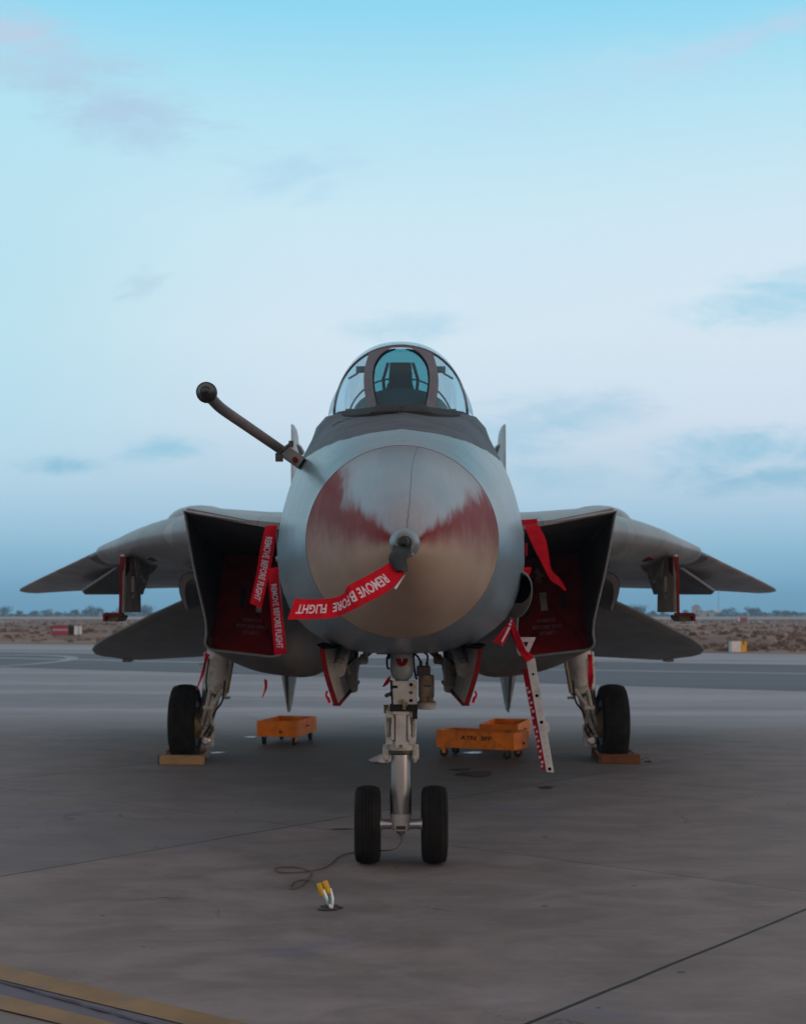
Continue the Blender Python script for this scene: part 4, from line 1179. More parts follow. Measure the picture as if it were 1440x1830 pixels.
# --- tails
def fin(s):
    mb = MB(); rings = []
    for k in range(14):
        u = k / 13
        z = 2.75 + 1.87 * u
        x = (1.39 + .19 * u) * s
        y0 = 18.4 + 2.45 * u; ch = 3.5 - 2.15 * u; th = .13 - .075 * u
        a_ = airfoil(y0, 0, ch, th, 0, 24)
        rings.append([Vector((x + p.z, p.y, z)) for p in a_])
    mb.loft(rings, True, True, True)
    f = part(mb, "vertical_tail", M_paint, smooth=50)
    mb = MB(); mb.lathe(((1.55 - .04) * s, 21.0, 4.33), (0, 1, 0), [(0, .005), (.15, .03), (.4, .045), (1.0, .045), (1.3, .01)], 14); part(mb, "tail_fairing", M_under, f)
fin(-1); fin(1)
def stab(s):
    V = lambda h, py, Y: Vector((A(h, py, Y).x * s, Y, A(h, py, Y).z))
    pts = [V(288, 1022, 17.6), V(345, 1055, 18.0), V(440, 1098, 19.4), V(522, 1140, 20.8), V(540, 1152, 21.2), V(546, 1160, 21.5), V(540, 1168, 21.8), V(525, 1172, 22.0), V(478, 1178, 22.4), V(460, 1178, 22.4), V(345, 1172, 21.9), V(288, 1168, 21.6)]
    # flatten into one plane, give it a thin lens section
    top = [p + Vector((0, 0, .03)) for p in pts]; bot = [p - Vector((0, 0, .03)) for p in pts]
    c_ = sum(pts, Vector()) / len(pts)
    ti = [c_ + (p - c_) * .8 + Vector((0, 0, .07)) for p in pts]; bi = [c_ + (p - c_) * .8 - Vector((0, 0, .07)) for p in pts]
    mb = MB(); n = len(pts)
    e = [c_ + (p - c_) * 1.0 for p in pts]
    mb.loft([[c_ + (p - c_) * .8 + Vector((0, 0, .05)) for p in pts], [p + Vector((0, 0, .012)) for p in pts], [p - Vector((0, 0, .012)) for p in pts], [c_ + (p - c_) * .8 - Vector((0, 0, .05)) for p in pts]], True, True, True)
    st_ = part(mb, "tailplane", M_tail, smooth=30)
    mb = MB(); q = V(482, 1177, 22.3); mb.box(q + Vector((0, 0, -.02)), (.13, .3, .06)); part(mb, "hinge_fairing", M_under, st_, bevel=.01)
stab(-1); stab(1)

# ------------------------------------------------------------------ landing gear
def wheel_parts(name, c, s, r, w, m_hub, grooves=5, bulge=.35):
    """tyre with circumferential grooves, hub"""
    prof = []
    hw = w / 2; rs = r * .58
    side = [(-hw * .80, rs), (-hw * .98, rs + (r - rs) * .30), (-hw * 1.0, rs + (r - rs) * .55), (-hw * .94, rs + (r - rs) * .74), (-hw * .84, rs + (r - rs) * .88), (-hw * .70, r * .958)]
    prof += side
    tread0, tread1 = -hw * .62, hw * .62
    n = grooves
    step = (tread1 - tread0) / n
    for k in range(n):
        a_ = tread0 + k * step
        crown = lambda u: r * (1 - .085 * (abs(u) / hw) ** 2.4)
        prof += [(a_ + step * .10, crown(a_)), (a_ + step * .5, crown(a_ + step * .5)), (a_ + step * .90, crown(a_ + step * .9))]
        if k < n - 1:
            prof += [(a_ + step * .94, crown(a_) - r * .028), (a_ + step * 1.06, crown(a_) - r * .028)]
    prof += [(-t_, q) for t_, q in side[::-1]]
    mb = MB(); mb.lathe(c, (1, 0, 0), prof, 72, False)
    # inner closing
    tyre_o = mb
    hb = MB(); hb.lathe(c, (1, 0, 0), [(-hw * .82, .01), (-hw * .84, rs * .45), (-hw * .55, rs * .55), (-hw * .60, rs * .9), (-hw * .85, rs * 1.03), (hw * .85, rs * 1.03), (hw * .60, rs * .9), (hw * .55, rs * .55), (hw * .84, rs * .45), (hw * .82, .01)], 40, False)
    for k in range(8):
        a_ = 2 * PI * k / 8
        hb.cyl(Vector(c) + Vector((-hw * .62, rs * .72 * math.cos(a_), rs * .72 * math.sin(a_))), Vector(c) + Vector((hw * .62, rs * .72 * math.cos(a_), rs * .72 * math.sin(a_))), rs * .06, n=8)
    wh = part(hb, name, m_hub, smooth=30)
    part(tyre_o, "tyre", M_rub, wh, smooth=25)
    return wh

NY = 10.2
V = lambda px, py, Y=NY: Vector(((px - 716.5) / F * Y, Y, H - (py - HZ) / F * Y))
for s in (-1, 1):
    wheel_parts("nose_wheel", (.241 * s, NY, .283), s, .283, .186, M_steel, 5)
# lower leg
mb = MB()
mb.lathe(V(716, 1340), (0, 0, -1), [(0, .070), (.20, .070), (.30, .066), (.44, .058), (.47, .056)], 32)
leg = part(mb, "nose_gear_leg", M_steel, smooth=40)
mb = MB(); mb.lathe((-.245, NY, .285), (1, 0, 0), [(0, .03), (.02, .045), (.10, .045), (.12, .036), (.20, .036), (.29, .036), (.37, .036), (.39, .045), (.47, .045), (.49, .03)], 24)
part(mb, "axle", M_steel, leg)
mb = MB(); mb.lathe(V(716, 1454), (0, 0, -1), [(0, .068), (.01, .074), (.10, .074), (.12, .06), (.135, .03), (.155, .03), (.165, .012)], 28); mb.box(V(716, 1476) + Vector((0, -.06, 0)), (.09, .05, .05))
part(mb, "axle_hub", M_whitepaint, leg)
mb = MB(); mb.box(V(716, 1476) + Vector((0, -.088, 0)), (.07, .01, .025)); mb.tube([V(716, 1480) + Vector((-.03, -.09, -.01)), V(716, 1484) + Vector((0, -.10, -.02)), V(716, 1480) + Vector((.03, -.09, -.01))], .006, 6)
part(mb, "tow_fitting", M_dsteel, leg)
# torque links behind the leg
mb = MB()
for s in (-1, 1):
    mb.prism([V(716 + 13 * s, 1392) + Vector((0, .05, 0)), V(716 + 20 * s, 1415) + Vector((0, .10, 0)), V(716 + 19 * s, 1462) + Vector((0, .08, 0)), V(716 + 11 * s, 1462) + Vector((0, .06, 0))], (0, .05, 0))
part(mb, "torque_link", M_dsteel, leg, smooth=0)
# shoe below the shock strut, rusty clamps
mb = MB(); mb.lathe(V(716, 1340), (0, 0, -1), [(-.012, .085), (.0, .094), (.02, .094), (.03, .080)], 28); part(mb, "gland_ring", M_dsteel, leg)
for s in (-1, 1):
    mb = MB(); mb.box(V(716 + 26 * s, 1346) + Vector((0, .02, 0)), (.05, .10, .085)); mb.tube([V(716 + 28 * s, 1330), V(716 + 29 * s, 1352), V(716 + 24 * s, 1362)], .014, 8); mb.cyl(V(716 + 26 * s, 1352) + Vector((0, -.07, 0)), V(716 + 26 * s, 1352) + Vector((0, .03, 0)), .02, n=12)
    part(mb, "leg_lug", M_cream, leg, bevel=.006)
# upper cylinder, ribbed casting
mb = MB()
mb.lathe(V(716, 1262), (0, 0, -1), [(0, .088), (.02, .10), (.06, .10), (.075, .088), (.24, .090), (.255, .103), (.30, .103), (.315, .095)], 32)
housing = part(mb, "strut_housing", M_cream, leg, smooth=30)
mb = MB()
for s in (-1, 1):
    mb.box(V(716 + 23 * s, 1302) + Vector((0, .0, 0)), (.022, .12, .24)); mb.box(V(716 + 19 * s, 1275) + Vector((0, -.06, 0)), (.055, .06, .05)); mb.box(V(716 + 20 * s, 1322) + Vector((0, -.06, 0)), (.05, .06, .055))
    mb.tube([V(716 + 14 * s, 1280) + Vector((0, -.09, 0)), V(716 + 15 * s, 1320) + Vector((0, -.095, 0))], .014, 8)
    mb.tube([V(716 + 24 * s, 1268) + Vector((0, -.05, 0)), V(716 + 26 * s, 1300) + Vector((0, -.06, 0)), V(716 + 24 * s, 1338) + Vector((0, -.05, 0))], .009, 8)
mb.box(V(716, 1303) + Vector((0, -.095, 0)), (.075, .03, .26)); mb.box(V(716, 1270) + Vector((0, -.09, 0)), (.12, .05, .04))
part(mb, "steering_unit", M_whitepaint, leg, bevel=.005)
for s in (-1, 1):
    for py in (1290, 1312):
        mb = MB(); mb.box(V(716 + 17 * s, py) + Vector((0, -.075, 0)), (.03, .05, .013)); part(mb, "steering_valve", M_hyd, leg)
    mb = MB(); mb.cyl(V(716 + 21 * s, 1284) + Vector((0, -.06, 0)), V(716 + 21 * s, 1284) + Vector((0, -.10, 0)), .013, n=10); part(mb, "line_fitting", M_hyd, leg)
mb = MB(); mb.cyl(V(716, 1331) + Vector((0, -.10, 0)), V(716, 1331) + Vector((0, -.118, 0)), .013, n=14); part(mb, "steering_plug", M_hyd, leg)
# flat plate with three lightening holes, dark collar below
mb = MB(); mb.box(V(723, 1240) + Vector((0, -.10, 0)), (.178, .035, .20)); mb.box(V(723, 1240) + Vector((0, -.02, 0)), (.17, .13, .19))
plate = part(mb, "drag_strut_plate", M_whitepaint, leg, bevel=.006)
for py, m in ((1222, M_hole), (1236, M_woodd), (1250, M_hole)):
    mb = MB(); mb.cyl(V(734, py) + Vector((0, -.112, 0)), V(734, py) + Vector((0, -.1225, 0)), .0125, n=16); part(mb, "lightening_hole", m, leg)
mb = MB(); mb.box(V(721, 1263) + Vector((.0, -.085, 0)), (.20, .09, .05)); mb.box(V(741, 1272) + Vector((0, -.09, 0)), (.035, .05, .09)); mb.box(V(704, 1226) + Vector((0, -.122, 0)), (.05, .012, .02)); mb.tube([V(699, 1214) + Vector((0, -.10, 0)), V(700, 1240) + Vector((0, -.115, 0)), V(702, 1260) + Vector((0, -.11, 0))], .009, 8); part(mb, "drag_strut_collar", M_black, leg, bevel=.006)
mb = MB(); mb.tube([V(720, 1248) + Vector((0, -.13, 0)), V(722, 1266) + Vector((0, -.135, 0))], .012, 8); mb.box(V(724, 1256) + Vector((0, -.13, 0)), (.03, .02, .03)); part(mb, "lock_pin", M_hyd, leg)
# bulbous actuator above
mb = MB()
d = Vector((0, -.45, -1)).normalized()
mb.lathe(V(718, 1158) + Vector((0, .02, 0)), d, [(0, .083), (.12, .083), (.15, .086), (.18, .085), (.215, .075), (.24, .055), (.255, .028), (.258, .002)], 36)
act = part(mb, "launch_bar_actuator", mat("grey_blue_gear_paint", (0.20, 0.23, 0.25), .45, 0, .12, 8), leg, smooth=50)
mb = MB()
# red half disc on its front
pts = []
ctrp = V(718, 1176) + Vector((0, -.128, 0))
for k in range(19):
    a_ = PI + PI * k / 18; x_ = .044 * math.cos(a_); z_ = .055 * math.sin(a_)
    pts.append(V(718, 1176) + Vector((x_, -.116 + .45 * z_ + (.083 - math.sqrt(.083 ** 2 - x_ * x_)), z_)))
mb.prism(pts, (0, .02, 0)); part(mb, "red_marking", M_red, leg, smooth=0)
# beige canister with fittings and hoses
mb = MB(); mb.lathe(V(762, 1207) + Vector((0, .08, 0)), (0, 0, -1), [(0, .050), (.005, .056), (.03, .056), (.032, .058), (.16, .058), (.165, .052), (.19, .052), (.195, .070), (.235, .070), (.24, .06)], 32)
can_ = part(mb, "accumulator", M_primer, leg, smooth=30)
mb = MB(); mb.lathe(V(762, 1257) + Vector((0, .08, 0)), (0, 0, -1), [(0, .060), (.002, .073), (.045, .073), (.048, .06)], 32); part(mb, "accumulator_flange", M_whitepaint, leg)
mb = MB(); mb.box(V(757, 1200) + Vector((0, .08, 0)), (.10, .10, .075)); mb.cyl(V(752, 1202) + Vector((0, .06, 0)), V(752, 1182) + Vector((0, .06, 0)), .013); mb.cyl(V(763, 1202) + Vector((0, .06, 0)), V(763, 1184) + Vector((0, .06, 0)), .012); part(mb, "accumulator_head", M_dsteel, leg, bevel=.005); mb = MB(); mb.box(V(764, 1226) + Vector((0, .02, 0)), (.05, .02, .012)); part(mb, "clamp_band", M_dsteel, leg); mb = MB(); mb.box(V(765, 1250) + Vector((0, .018, 0)), (.012, .01, .04)); part(mb, "bleed_valve", M_dsteel, leg)
mb = MB()
for pth in ([V(763, 1186), V(764, 1172), V(757, 1166), V(748, 1160)], [V(752, 1184), V(748, 1176), V(742, 1168), V(745, 1158)], [V(741, 1162), V(739, 1180), V(742, 1205), V(745, 1215)], [V(700, 1160), V(692, 1175), V(692, 1192), V(696, 1196)], [V(690, 1160), V(697, 1170), V(694, 1178)]):
    mb.tube(cat([p + Vector((0, .05, 0)) for p in pth], 18), .008, 8)
part(mb, "hydraulic_hose", M_black, leg)
mb = MB(); mb.box(V(684, 1166) + Vector((0, .4, 0)), (.10, .12, .05)); mb.box(V(756, 1164) + Vector((0, .4, 0)), (.09, .12, .04)); mb.tube([V(690, 1246) + Vector((0, .2, 0)), V(701, 1240) + Vector((0, .1, 0))], .016, 8); mb.box(V(690, 1268) + Vector((0, .05, 0)), (.035, .06, .06)); part(mb, "bracket", M_hyd, leg)

# nose gear doors
def nose_door(s):
    V2 = lambda h, py, Y: Vector((A(h, py, Y).x * s, Y, A(h, py, Y).z))
    Yf, Yr = 9.9, 11.3
    ft, fb, fm = V2(144, 1152, Yf), V2(119, 1256, Yf), V2(137, 1200, Yf)
    rt, rb, rm = V2(86, 1140, Yr), V2(84, 1216, Yr), V2(80, 1190, Yr)
    inn = Vector((-.03 * s, 0, 0))
    mb = MB()
    a_ = [ft, fm, fb, rb, rm, rt]
    mb.prism(a_, inn)
    d = part(mb, "nose_gear_door", M_wing, smooth=0)
    mb = MB()
    e0 = [ft + Vector((-.026 * s, -.014, .01)), fm + Vector((-.028 * s, -.014, 0)), fb + Vector((-.028 * s, -.014, -.01))]; e1 = [ft + Vector((.010 * s, -.014, .01)), fm + Vector((.008 * s, -.014, 0)), fb + Vector((.008 * s, -.014, -.012))]
    e0 = cat(e0, 12); e1 = cat(e1, 12)
    mb.loft([e0, e1, [p + Vector((0, .05, 0)) for p in e1], [p + Vector((0, .05, 0)) for p in e0]], closed=False, loop=True)
    part(mb, "red_edge", M_red, d, smooth=30)
    mb = MB(); dn = Vector((0, 0, -.022))
    mb.prism([fb + Vector((-.04 * s, 0, 0)), fb + Vector((.012 * s, 0, 0)), rb + Vector((.012 * s, 0, 0)), rb + Vector((-.05 * s, 0, 0))], dn); part(mb, "red_lower_edge", M_red, d, smooth=0)
    # inner stiffeners: strut arms running to the fuselage
    mb = MB()
    p0 = fm.lerp(rm, .18) + inn * 1.5; p1 = V2(95, 1150, 10.5) 
    mb.tube([p0, p0.lerp(p1, .5), p1], [.065, .05, .045], 8)
    p2 = fb.lerp(rb, .55) + inn * 1.5; p3 = V2(84, 1158, 10.9)
    mb.tube([p2, p3], [.05, .04], 8)
    part(mb, "door_arm", M_wing, d, smooth=40, bevel=.004)
    mb = MB()
    q0 = V2(98, 1193, 10.75); q1 = V2(66, 1178, 10.9); q2 = V2(46, 1160, 11.0)
    mb.tube([q0, q1], [.026, .03], 10); mb.tube([q1, q2], .012, 8); mb.tube([q1 + Vector((0, 0, .01)), V2(60, 1160, 10.9)], .02, 8)
    mb.lathe(q1 - Vector((.035 * s, 0, 0)), (s, 0, 0), [(0, .02), (.01, .04), (.06, .04), (.07, .02)], 14)
    mb.tube([V2(100, 1185, 10.7), V2(94, 1200, 10.7), V2(88, 1212, 10.75)], .022, 8)
    part(mb, "door_actuator", M_hyd if s > 0 else M_cream, d)
    mb = MB(); mb.tube(cat([V2(84, 1156, 10.8), V2(80, 1172, 10.8), V2(92, 1184, 10.7), V2(97, 1190, 10.7)], 16), .009, 6); part(mb, "door_hose", M_black, d)
    mb = MB(); mb.tube(cat([fb + Vector((.05 * s, .02, .085)), fb + Vector((.06 * s, 0, .055)), fb + Vector((.045 * s, 0, .03)), fb + Vector((.035 * s, 0, .0))], 10), [.002] + [.008] * 4 + [.011] * 5, 6); part(mb, "red_tag", M_redcloth, d)
nose_door(-1); nose_door(1)

# main gear
def main_gear(s):
    MY = 17.3
    V2 = lambda h, py, Y=MY: Vector((A(h, py, Y).x * s, Y, A(h, py, Y).z))
    c = Vector((2.625 * s, MY, .47))
    wheel_parts("main_wheel", c, s, .47, .325, M_whitepaint, 6)
    mb = MB()
    top, mid = V2(318, 1130), V2(326, 1230)
    mb.tube([top, top.lerp(mid, .6), mid], [.155, .145, .135], 20)
    g = part(mb, "main_gear_leg", M_whitepaint, smooth=40)
    mb = MB(); low = V2(345, 1302); mb.tube([mid, mid.lerp(low, .5), low], [.075, .075, .07], 18); part(mb, "shock_piston", M_steel, g)
    mb = MB(); mb.lathe(mid + Vector((0, 0, .03)), low - mid, [(0, .15), (.05, .16), (.09, .15), (.10, .10)], 22); mb.box(V2(310, 1226), (.09, .1, .13)); mb.box(V2(308, 1247), (.10, .06, .03)); part(mb, "gland_collar", M_cream, g, bevel=.006)
    # torque links in front
    mb = MB()
    k0, k1, k2 = mid + Vector((-.02 * s, -.13, -.02)), V2(334, 1262) + Vector((0, -.32, 0)), low + Vector((-.01 * s, -.08, 0))
    for off in (-.06, .06):
        o_ = Vector((off, 0, 0)); mb.tube([k0 + o_ * 1.3, k1 + o_ * .4], [.028, .022], 8); mb.tube([k1 + o_ * .4, k2 + o_ * 1.2], [.022, .028], 8)
    mb.cyl(k1 + Vector((-.06, 0, 0)), k1 + Vector((.06, 0, 0)), .03, n=12)
    part(mb, "torque_link", M_cream, g)
    mb = MB(); mb.tube([mid + Vector((.09 * s, -.1, -.02)), V2(350, 1268) + Vector((0, -.1, 0)), V2(352, 1290) + Vector((0, -.1, 0))], [.045, .05, .03], 10); part(mb, "leg_fitting", M_dsteel, g)
    # axle, brake stack
    mb = MB(); mb.tube([low + Vector((-.06 * s, 0, -.02)), Vector((2.50 * s, MY, .47))], .07, 16); mb.box(low + Vector((-.02 * s, 0, -.03)), (.17, .2, .16)); mb.box(low + Vector((-.05 * s, -.02, -.15)), (.10, .16, .14)); part(mb, "axle_block", M_whitepaint, g, bevel=.012)
    mb = MB(); mb.lathe((2.40 * s, MY, .47), (s, 0, 0), [(0, .08), (.01, .16), (.05, .19), (.12, .20), (.13, .15)], 26)
    for k in range(7):
        a_ = 2 * PI * k / 7; mb.cyl(Vector((2.385 * s, MY + .12 * math.cos(a_), .47 + .12 * math.sin(a_))), Vector((2.42 * s, MY + .12 * math.cos(a_), .47 + .12 * math.sin(a_))), .03, n=10)
    mb.tube([(2.37 * s, MY - .08, .40), (2.30 * s, MY - .12, .32), (2.27 * s, MY - .1, .40)], .016, 8)
    part(mb, "brake_stack", M_hyd, g)
    mb = MB(); mb.lathe(low + Vector((-.02 * s, -.12, -.14)), (0, -1, 0), [(0, .05), (.02, .055), (.03, .04), (.03, .03)], 16); part(mb, "axle_cap", M_steel, g)
    mb = MB(); mb.tube([V2(296, 1175, 17.0), V2(307, 1238, 17.0)], .022, 8); part(mb, "side_brace", M_hyd, g)
    mb = MB()
    mb.tube(cat([V2(336, 1176), V2(340, 1215), V2(338, 1240), V2(347, 1285), V2(352, 1300)], 24) if False else cat([p + Vector((0, -.14, 0)) for p in (V2(336, 1176), V2(341, 1215), V2(340, 1245), V2(348, 1283), V2(354, 1300))], 24), .011, 8)
    mb.tube(cat([p + Vector((0, -.16, 0)) for p in (V2(308, 1215), V2(312, 1250), V2(325, 1270), V2(334, 1295), V2(345, 1312))], 24), .012, 8)
    mb.tube(cat([p + Vector((0, -.14, 0)) for p in (V2(330, 1232), V2(326, 1250), V2(336, 1275), V2(330, 1300), V2(340, 1318))], 24), .009, 8)
    part(mb, "brake_hose", M_black, g)
    mb = MB(); mb.tube([V2(343, 1165), V2(346, 1215), V2(349, 1250)], [.035, .03, .02], 10); mb.box(V2(352, 1187), (.05, .05, .03)); part(mb, "retraction_link", M_whitepaint, g)
    # dark wheel well opening in the nacelle above
main_gear(-1); main_gear(1)

# --- boarding ladder hanging from the left side of the cockpit
LY = 11.3
VL = lambda px, py, Y=LY: Vector(((px - 714.5) / F * Y, Y, H - (py - HZ) / F * Y))
a0, a1 = VL(939, 1182), VL(975, 1380)
b0, b1 = VL(956, 1175), VL(990, 1381)
mb = MB(); b0 = a0.lerp(b0, .90); b1 = a1.lerp(b1, .90)
mb.prism([a0, b0, b0.lerp(b1, .56), b0.lerp(b1, .575) + Vector((.025, 0, 0)), b0.lerp(b1, .64) + Vector((.02, 0, 0)), b0.lerp(b1, .66), b1, a1], (0, .035, 0))
lad = part(mb, "boarding_ladder", M_ladder, smooth=0, bevel=.003)
dd = a1 - a0
mb = MB(); s0, s1 = VL(933, 1196), VL(968, 1376)
mb.prism([s0 + Vector((0, .06, 0)), a0 + (a1 - a0) * .07, a1 - (a1-a0) * .01, s1 + Vector((0, .06, 0))], (0, .02, 0)); part(mb, "ladder_side", M_redcloth, lad, smooth=0)
mb = MB()
for k in range(17):
    u = .22 + .74 * k / 16 + rng.uniform(-.01, .01)
    if .52 < u < .57: continue
    p = (s0.lerp(s1, u) + Vector((0, .06, 0))).lerp(a0.lerp(a1, u), .35 + .3 * (k % 2)); w = .012 + .008 * rng.random()
    mb.prism([p + Vector((-w, -.004, -.012)), p + Vector((w, -.004, -.004)), p + Vector((w, -.004, .014)), p + Vector((-w, -.004, .008))], (0, .004, 0))
part(mb, "side_markings", M_white, lad, smooth=0)
mb = MB(); 
for u in (.065, ): p = a0.lerp(b1, u); 
for u, r_h in ((.13, .010), (.32, .013), (.555, .0135), (.97, .0135)):
    p = a0.lerp(a1, u).lerp(b0.lerp(b1, u), .5); mb.cyl(p + Vector((0, -.0015, 0)), p + Vector((0, .01, 0)), r_h * 1.05, n=16)
part(mb, "peg_hole", M_hole, lad)
mb = MB()
for k in range(13):
    u = .22 + .058 * k
    if abs(u - .32) < .03 or abs(u - .555) < .03: continue
    p = a0.lerp(a1, u).lerp(b0.lerp(b1, u), .5); mb.cyl(p + Vector((0, -.0015, 0)), p + Vector((0, .01, 0)), .0075, n=12)
part(mb, "rivet", M_edge, lad)
mb = MB(); rad_ = [VL(906, 1111, 11.0), VL(914, 1107, 11.0), VL(928, 1138, 11.1), VL(940, 1165, 11.2), VL(952, 1171, 11.24), VL(950, 1178, 11.24), VL(938, 1184, 11.24), VL(925, 1162, 11.2), VL(910, 1130, 11.1)]
mb.prism(rad_, (0, .05, 0)); part(mb, "ladder_top_arm", M_redcloth, lad, smooth=0, bevel=.006)
mb = MB()
o4 = [VL(926, 1139, 11.3), VL(956, 1139, 11.3), VL(944, 1166, 11.3), VL(934, 1160, 11.3)]; i4 = [VL(933, 1147, 11.3), VL(943, 1147, 11.3), VL(940, 1156, 11.3), VL(937, 1155, 11.3)]
dp = Vector((0, .04, 0))
mb.loft([o4, i4, [p + dp for p in i4], [p + dp for p in o4]], True, loop=True); part(mb, "folding_step", M_ladder, lad, smooth=0)
mb = MB(); q0, q1 = VL(911, 1113, 10.95), VL(888, 1150, 10.9)
mb.prism([VL(906, 1113, 10.96), VL(914, 1116, 10.96), VL(904, 1140, 10.92), VL(895, 1156, 10.9), VL(891, 1150, 10.9), VL(878, 1147, 10.9), VL(890, 1134, 10.92)], (0, .006, 0)); part(mb, "red_tag", M_redcloth, lad, smooth=0)
mb = MB(); mb.prism([VL(907, 1120, 10.95), VL(911, 1121, 10.95), VL(896, 1148, 10.89), VL(894, 1146, 10.89)], (0, .004, 0)); mb.lathe(VL(909, 1116, 10.94), (0, -1, 0), [(0, .012), (.01, .010), (.014, .004)], 14); mb.poly(VL(912, 1098, 11.0), VL(914, 1098, 11.0), VL(913, 1112, 10.97), VL(910, 1112, 10.97)); part(mb, "tag_cord", M_white, lad, smooth=0)
mb = MB(); mb.prism([VL(919, 1092, 11.0), VL(927, 1089, 11.0), VL(917, 1108, 10.97), VL(912, 1108, 10.97)], (0, .01, 0)); part(mb, "red_strap", M_redcloth, lad, smooth=0)
# ------------------------------------------------------------------ signs on the field
def sign_base(root, w, d=0.25):
    mb = MB()
    for sx in (-0.38, 0.38):
        mb.box((sx * w, 0, 0.09), (0.08, d * .6, 0.18))
    mb.box((0, 0, 0.015), (w, d * 1.6, 0.03))
    mb.build("base", M_dsteel, root)
def px_sign(name, label, px0, px1, pyt, pyb, Y, panels):
    w = (px1 - px0) / F * Y; zb = H - (pyb - HZ) / F * Y; zt = H - (pyt - HZ) / F * Y
    x = ((px0 + px1) / 2 - CX) / F * Y
    root = thing(name, label, "sign", (x, Y, 0))
    b = MB()
    for sx in (-0.4, 0.4): b.box((sx * w, 0.02, zb / 2 + .02), (0.07, 0.07, zb + 0.06))
    b.box((0, 0.06, (zb + zt) / 2), (w + .04, 0.16, zt - zb + .04)); b.build("cabinet", M_dsteel, root, bevel=0.01)
    for f0, f1, m, nm in panels:
        q = MB(); q.box(((f0 + f1) / 2 * w - w / 2, -0.04, (zb + zt) / 2), ((f1 - f0) * w, 0.03, (zt - zb) * 0.94)); q.build(nm, m, root)
    return root, w, zb, zt
sg, w_, zb_, zt_ = px_sign("taxiway_sign", "low red sign with a black block and white end on the left field", 93, 147, 1118, 1135, 95, [(0, .56, M_signred, "red_panel"), (.56, .75, M_black, "black_panel"), (.75, .86, M_signwhite, "white_panel"), (.86, .93, M_signblue, "blue_panel"), (.93, 1.0, M_signwhite, "white_panel")])
q = MB()
for k in range(6):          # illegible pale lettering
    q.box((-.42 * w_ + k * .085 * w_, -0.058, zb_ + .55 * (zt_ - zb_)), (.05 * w_, .008, .16 * (zt_ - zb_)))
q.build("lettering", M_white, sg)
px_sign("marker_board", "white and yellow marker board standing at the apron edge on the right", 1301, 1333, 1145, 1166, 66, [(0, .16, M_signblue, "blue_panel"), (.16, .66, M_signwhite, "white_panel"), (.66, 1.0, M_signyellow, "yellow_panel")])
mk = [o for o in bpy.data.objects if o.name.startswith("marker_board")][0]
q = MB(); wq = 32 / F * 66; q.box((0.33 * wq, -0.062, 0.40), (.035, .006, .22)); q.box((0.30 * wq, -0.0625, 0.42), (.10, .006, .03)); q.build("black_mark", M_black, mk)
px_sign("field_sign", "small faded red sign far out on the field at the right", 1318, 1334, 1104, 1110.5, 240, [(0, .18, M_signwhite, "white_panel"), (.18, 1.0, M_signred, "red_panel")])

# ------------------------------------------------------------------ drip trays
def drip_tray(label, loc, rz, L=1.08, Wd=0.54, text=None, rust=False):
    root = thing("drip_tray_trolley", label, "drip tray", loc, rz, "orange drip tray trolleys under the jet")
    z0, z1, tk = 0.12, 0.335, 0.018
    mb = MB()
    hx, hy = Wd / 2, L / 2
    outer0 = [(-hx, -hy, z0), (hx, -hy, z0), (hx, hy, z0), (-hx, hy, z0)]
    outer1 = [(x, y, z1) for x, y, _ in outer0]
    inner1 = [(x - math.copysign(tk, x), y - math.copysign(tk, y), z1) for x, y, _ in outer0]
    inner0 = [(x, y, z0 + 0.02) for x, y, _ in inner1]
    mb.loft([outer0, outer1, inner1, inner0], True, True, True)
    mb.build("tray", M_orange, root, smooth=20, bevel=0.004)
    for sx in (-1, 1):
        for sy in (-1, 1):
            x, y = sx * (hx - .07), sy * (hy - .10)
            c = MB(); c.cyl((x - .018, y + .02, .05), (x + .018, y + .02, .05), .05, n=18)
            w = c.build("wheel", M_black, root)
            f = MB(); f.box((x - .026, y + .012, .085), (.006, .05, .08)); f.box((x + .026, y + .012, .085), (.006, .05, .08)); f.box((x, y + .012, .118), (.09, .09, .008))
            f.build("caster_fork", M_dsteel if sx * sy > 0 else M_orange, root)
    h = MB(); h.tube([(hx + .002, -.05, .24), (hx + .03, -.05, .24), (hx + .03, .05, .24), (hx + .002, .05, .24)], .007, 8); h.build("handle", M_dsteel, root)
    sp = MB(); sp.cyl((hx * .2, -hy - .003, .19), (hx * .2, -hy - .02, .19), .018, n=14)
    sp.build("drain_plug", M_dsteel, root)
    if text:
        l = MB(); map_text(l, text, lambda u, v: Vector((-hx - 0.002, -0.08 + (0.5 - u) * 0.42 * 1.0 + .06, 0.225 + v * 0.055)), 0.03)
        l.build("lettering", M_black, root, smooth=0)
    return root
# centre from the near corner: corner + half extents along the tray's own axes
def tray_at(corner, ux, uy, Wd, L, sx, sy):
    return corner + ux * (sx * Wd / 2) + uy * (sy * L / 2)
a = math.atan2(0.22, 1.0)
def axes(rz):
    return Vector((math.cos(rz), math.sin(rz), 0)), Vector((-math.sin(rz), math.cos(rz), 0))
rz = -a; ux, uy = axes(rz)
cn_ = Vector(((530 - CX) / F * 19.2, 19.2, 0))
drip_tray("orange drip tray on casters, alone under the left nacelle of the jet", tray_at(cn_, ux, uy, .57, 1.0, -1, 1), rz, 1.0, .57)
cn_ = Vector(((918 - CX) / F * 17.3, 17.3, 0))
d = Vector((-.95, .5, 0)).normalized()       # long side runs to the left and away
rz = math.atan2(d.y, d.x) - PI / 2; ux, uy = axes(rz)
drip_tray("long orange drip tray with black lettering, in front of the other right hand tray", cn_ + d * .535 + Vector((.5, .95, 0)).normalized() * .24, rz, 1.07, .48, "ATN  3FF")
rz = -math.atan2(.25, 1.0); ux, uy = axes(rz)
cn_ = Vector(((925 - CX) / F * 18.6, 18.6, 0))
